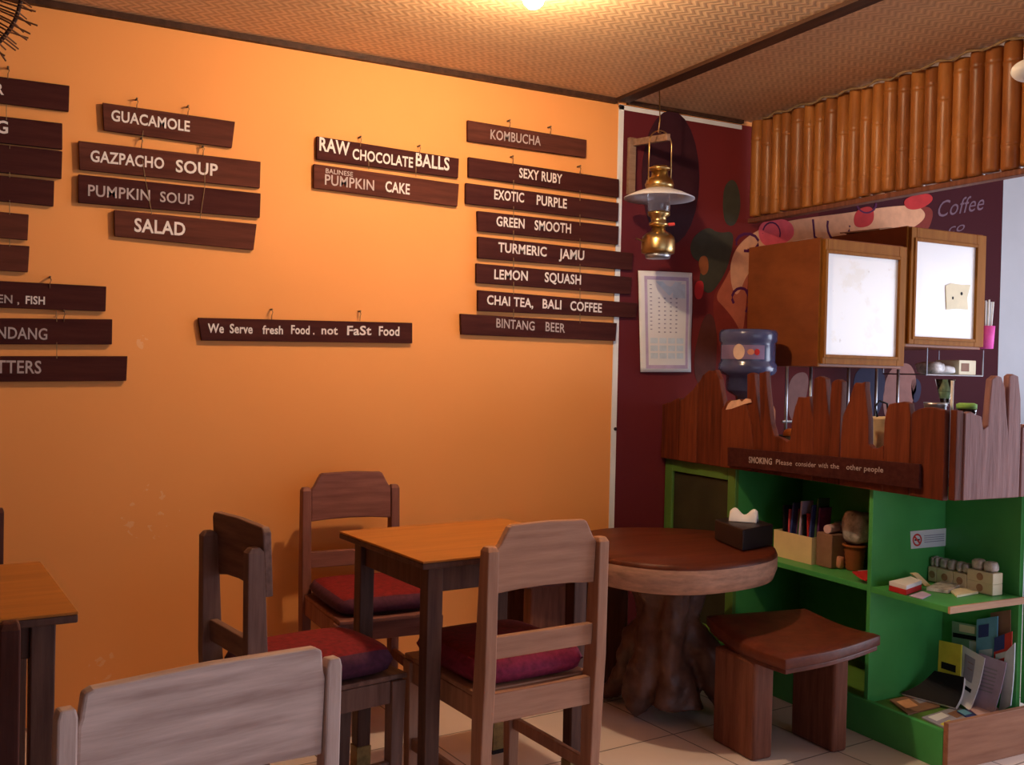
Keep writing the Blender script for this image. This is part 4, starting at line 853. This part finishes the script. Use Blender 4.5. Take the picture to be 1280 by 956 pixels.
flatcard('yellow_card', 'pale yellow card at the front of the niche shelf', [(1196, 747), (1223, 742), (1214, 735), (1187, 739)], .007, MT['cream2'])
p = pZ(1157, 733, SZ); p.y = min(p.y, NY - .045); q = MB(); q.hexa([p, p + Vector((.03, .0, 0)), p + Vector((.03, .014, 0)), p + Vector((0, .014, 0))], [p + Vector((-.045, .02, .045)), p + Vector((-.015, .02, .045)), p + Vector((-.015, .034, .045)), p + Vector((-.045, .034, .045))]); tag(q.build('leaning_box', MT['cream'], bevel=.002), 'narrow cream box leaning beside the white note pad', 'box')

# magazines in the lower niche
BZ = .116
def leaf(name, label, P, mat, th=.004, curl=0, prints=(), cat='magazine'):
    """sheet through four points: top far, top near, bottom near, bottom far"""
    P = [Vector(p) for p in P]
    c = sum(P, Vector()) / 4; t = empty(name, label, cat, (c.x, c.y, min(p.z for p in P)))
    nrm = (P[1] - P[0]).cross(P[3] - P[0]).normalized()
    if nrm.x > 0: nrm = -nrm
    f_ = lambda u, v, l=0: (P[0] * (1 - u) + P[1] * u) * (1 - v) + (P[3] * (1 - u) + P[2] * u) * v + nrm * (l - curl * math.sin(PI * v))
    q = MB(); q.slabgrid(lambda u, v: f_(u, v), 4, 10, -nrm * th); q.build('cover', MT[mat], t)
    for (u0, v0, u1, v1, mm) in prints:
        q = MB(); q.grid(lambda u, v: f_(u0 + (u1 - u0) * u, v0 + (v1 - v0) * v, .0009), 2, 4); q.build('cover_print', MT[mm], t)
    return t
def side(quad, xt, xb_):                       # picture points on a sheet leaning against the side panel
    P = [pX(x, y, NX - d) for (x, y), d in zip(quad, (xt, xt, xb_, xb_))]
    for p in P: p.y = min(max(p.y, CY + .008), NY - .004)
    for p in P[2:]: p.z = max(p.z, BZ + .002)
    return P
leaf('brochure', 'brown brochure standing highest against the dark green side', side([(1238, 766), (1263, 762), (1263, 840), (1238, 842)], .007, .012), 'brownprint', .003, cat='brochure')
leaf('brochure', 'green and white brochure in the corner below the niche shelf', side([(1190, 776), (1222, 782), (1220, 850), (1189, 846)], .014, .02), 'mint', .003, 0, ((.3, .03, .9, .16, 'cream2'), (.05, .2, 1, .28, 'magblack'), (.7, .3, 1, .9, 'palecyan')), cat='brochure')
leaf('magazine', 'blue magazine standing upright behind the lilac sheet', side([(1221, 774), (1247, 770), (1245, 850), (1219, 852)], .020, .027), 'skyblue', .004, 0, ((.1, .1, .6, .3, 'navy'), (.15, .5, .8, .62, 'palecyan')))
leaf('brochure', 'red and blue brochure beside the dark green side panel', side([(1243, 797), (1265, 789), (1263, 865), (1241, 868)], .026, .034), 'tomato', .003, 0, ((.0, .0, .6, .25, 'navy'), (.1, .3, .9, .4, 'palecyan')), cat='brochure')
leaf('plastic_folder', 'clear whitish folder leaning by the dark green side panel', side([(1256, 816), (1271, 804), (1270, 884), (1248, 890)], .033, .045), 'palecyan', .004, .004, cat='folder')
leaf('yellow_booklet', 'yellow booklet standing above the black magazine', side([(1174, 800), (1202, 806), (1200, 852), (1172, 842)], .10, .115), 'yellow', .004, 0, ((.15, .6, .8, .8, 'magblack'),), cat='booklet')
leaf('magazine', 'white magazine with a photo cover curving beside the yellow booklet', side([(1203, 806), (1231, 822), (1212, 888), (1196, 876)], .05, .13), 'paper', .005, .012, ((.12, .12, .62, .55, 'greyprint'), (.3, .2, .55, .4, 'brownprint'), (.2, .65, .7, .72, 'magblack')))
leaf('lilac_leaflet', 'large lilac printed sheet leaning in the magazine niche', side([(1224, 816), (1258, 828), (1242, 892), (1208, 884)], .042, .085), 'lilac', .003, .006, tuple((.15, .2 + .07 * i, .75, .225 + .07 * i, 'greyprint') for i in range(7)), cat='leaflet')
bm_ = [pX(1168, 838, NX - .13), pX(1205, 846, NX - .13), pZ(1194, 884, BZ + .016), pZ(1126, 866, BZ + .016)]
t = leaf('black_magazine', 'glossy black magazine lying curved below the yellow booklet', bm_, 'magblack', .002, .012)
dn = Vector((0, 0, -.0035)); q = MB(); nn = (bm_[1] - bm_[0]).cross(bm_[3] - bm_[0]).normalized(); nn = nn if nn.z > 0 else -nn
q.slabgrid(lambda u, v: (bm_[0] * (1 - u) + bm_[1] * u) * (1 - v) + (bm_[3] * (1 - u) + bm_[2] * u) * v - nn * (.012 * math.sin(PI * v) + .0025), 4, 10, -nn * .009); q.build('pages', MT['paper'], t)
def lying(label, pts, z, mat, prints=(), th=.005, name='magazine', cat='magazine'):
    P = [pZ(x, y, BZ) for x, y in pts]; P = [Vector((max(CX + .022, p.x), min(max(p.y, CY + .022), NY - .004), z)) for p in P]
    t = empty(name, label, cat, sum(P, Vector()) / len(P)); q = MB(); q.prism(P, (0, 0, th)); q.build('cover', MT[mat], t)
    for (u0, v0, u1, v1, mm) in prints:
        g_ = lambda u, v: (P[0] * (1 - u) + P[1] * u) * (1 - v) + (P[3] * (1 - u) + P[2] * u) * v + Vector((0, 0, th + .0006))
        q = MB(); q.face([q.bm.verts.new(g_(*w)) for w in ((u0, v0), (u1, v0), (u1, v1), (u0, v1))]); q.build('cover_print', MT[mm], t)
lying('patterned magazine lying flat nearest the partition edge', [(1112, 876), (1150, 868), (1175, 884), (1135, 894)], BZ, 'brownprint', ((.1, .2, .5, .7, 'peach'), (.6, .1, .9, .6, 'greyprint')))
lying('magazine lying flat at the corner of the brown end board', [(1152, 898), (1196, 884), (1216, 894), (1182, 912)], BZ, 'greyprint', ((.1, .1, .5, .5, 'paper'), (.55, .3, .9, .8, 'brownprint'), (.05, .7, .35, .95, 'yellow')))
lying('blue and purple magazine lying flat under the lilac sheet', [(1196, 892), (1232, 886), (1252, 892), (1216, 904)], BZ + .0055, 'navy', ((.3, .2, .8, .6, 'purplepack'), (.0, .0, .25, .5, 'skyblue')))
lying('pink paper sheet lying at the foot of the lilac sheet', [(1210, 889), (1240, 884), (1250, 892), (1222, 899)], BZ + .0115, 'pinkpaper', (), .002, 'paper_sheet', 'paper')

# ------------------------------------------------------------------ lamps
bc = pZ(667, -4, CZ - .085)
bl = empty('ceiling_bulb', 'glowing warm bulb on the woven ceiling', 'light bulb', (bc.x, bc.y, CZ))
q = MB(); q.lathe([(.035, CZ - .001), (.035, CZ - .012), (.02, CZ - .016), (.010, CZ - .020), (.010, CZ - .030), (.018, CZ - .033), (.018, CZ - .051)], (bc.x, bc.y, 0), 24); q.build('socket', MT['white'], bl, smooth=True)
q = MB(); q.lathe([(.014, CZ - .052), (.018, CZ - .061), (.030, CZ - .079), (.032, CZ - .091), (.028, CZ - .106), (.016, CZ - .117), (.003, CZ - .120)], (bc.x, bc.y, 0), 24); q.build('bulb', emit('bulb_glow', WARM, BULB_E), bl, smooth=True)
pc = pX(1288, 88, 2.35)
pl = empty('pendant_lamp', 'white globe pendant lamp at the photo edge before the bamboo', 'lamp', (pc.x, pc.y, CZ))
q = MB(); bmesh.ops.create_uvsphere(q.bm, u_segments=24, v_segments=16, radius=.046, matrix=Matrix.Translation(pc) @ Matrix.Diagonal((1, 1, .62, 1))); q.build('globe', MT['white'], pl, smooth=True)
q = MB(); q.lathe([(.016, pc.z + .026), (.016, pc.z + .06)], (pc.x, pc.y, 0), 14); q.build('socket', MT['white'], pl)
q = MB(); q.tube([(pc.x, pc.y, pc.z + .06), (pc.x, pc.y, CZ - .001)], .003, 6); q.build('cord', MT['dark'], pl)
# rattan shade, seen only at its frayed rim
rc = pY(-118, -38, 2.0); rad = 150 * depth(rc) / F
rs = empty('rattan_shade', 'round frayed rattan shade hanging in the upper corner', 'lampshade', (rc.x, rc.y, rc.z))
nrm = (CAMP - rc).normalized(); eu = nrm.cross(Vector((0, 0, 1))).normalized(); ev = eu.cross(nrm)
ring = lambda k, a_, l=0: rc + (eu * math.cos(a_) + ev * math.sin(a_) * .9) * rad * k + nrm * l
q = MB(); q.tube([ring(.87, 2 * PI * i / 60) for i in range(60)], .0038, 7, True); q.build('hoop', MT['batten'], rs, smooth=True)
q = MB()
for i in range(150):
    a_ = 2 * PI * i / 150 + random.uniform(-.01, .01); b_ = a_ + random.uniform(-.05, .05); q.tube([ring(.25, a_, -.10), ring(.87, a_, .004), ring(random.uniform(.95, 1.05), b_, random.uniform(-.005, .015))], .0016, 4)
q.build('woven_strands', MT['rattan'], rs)
q = MB(); q.tube([ring(.25, 2 * PI * i / 24, -.10) for i in range(24)], .004, 6, True); q.build('inner_hoop', MT['rattan'], rs)
tp = rc - nrm * .10
q = MB(); q.tube([tp + ev * rad * .23, Vector((tp.x, tp.y, CZ - .001))], .003, 6); q.build('cord', MT['dark'], rs)
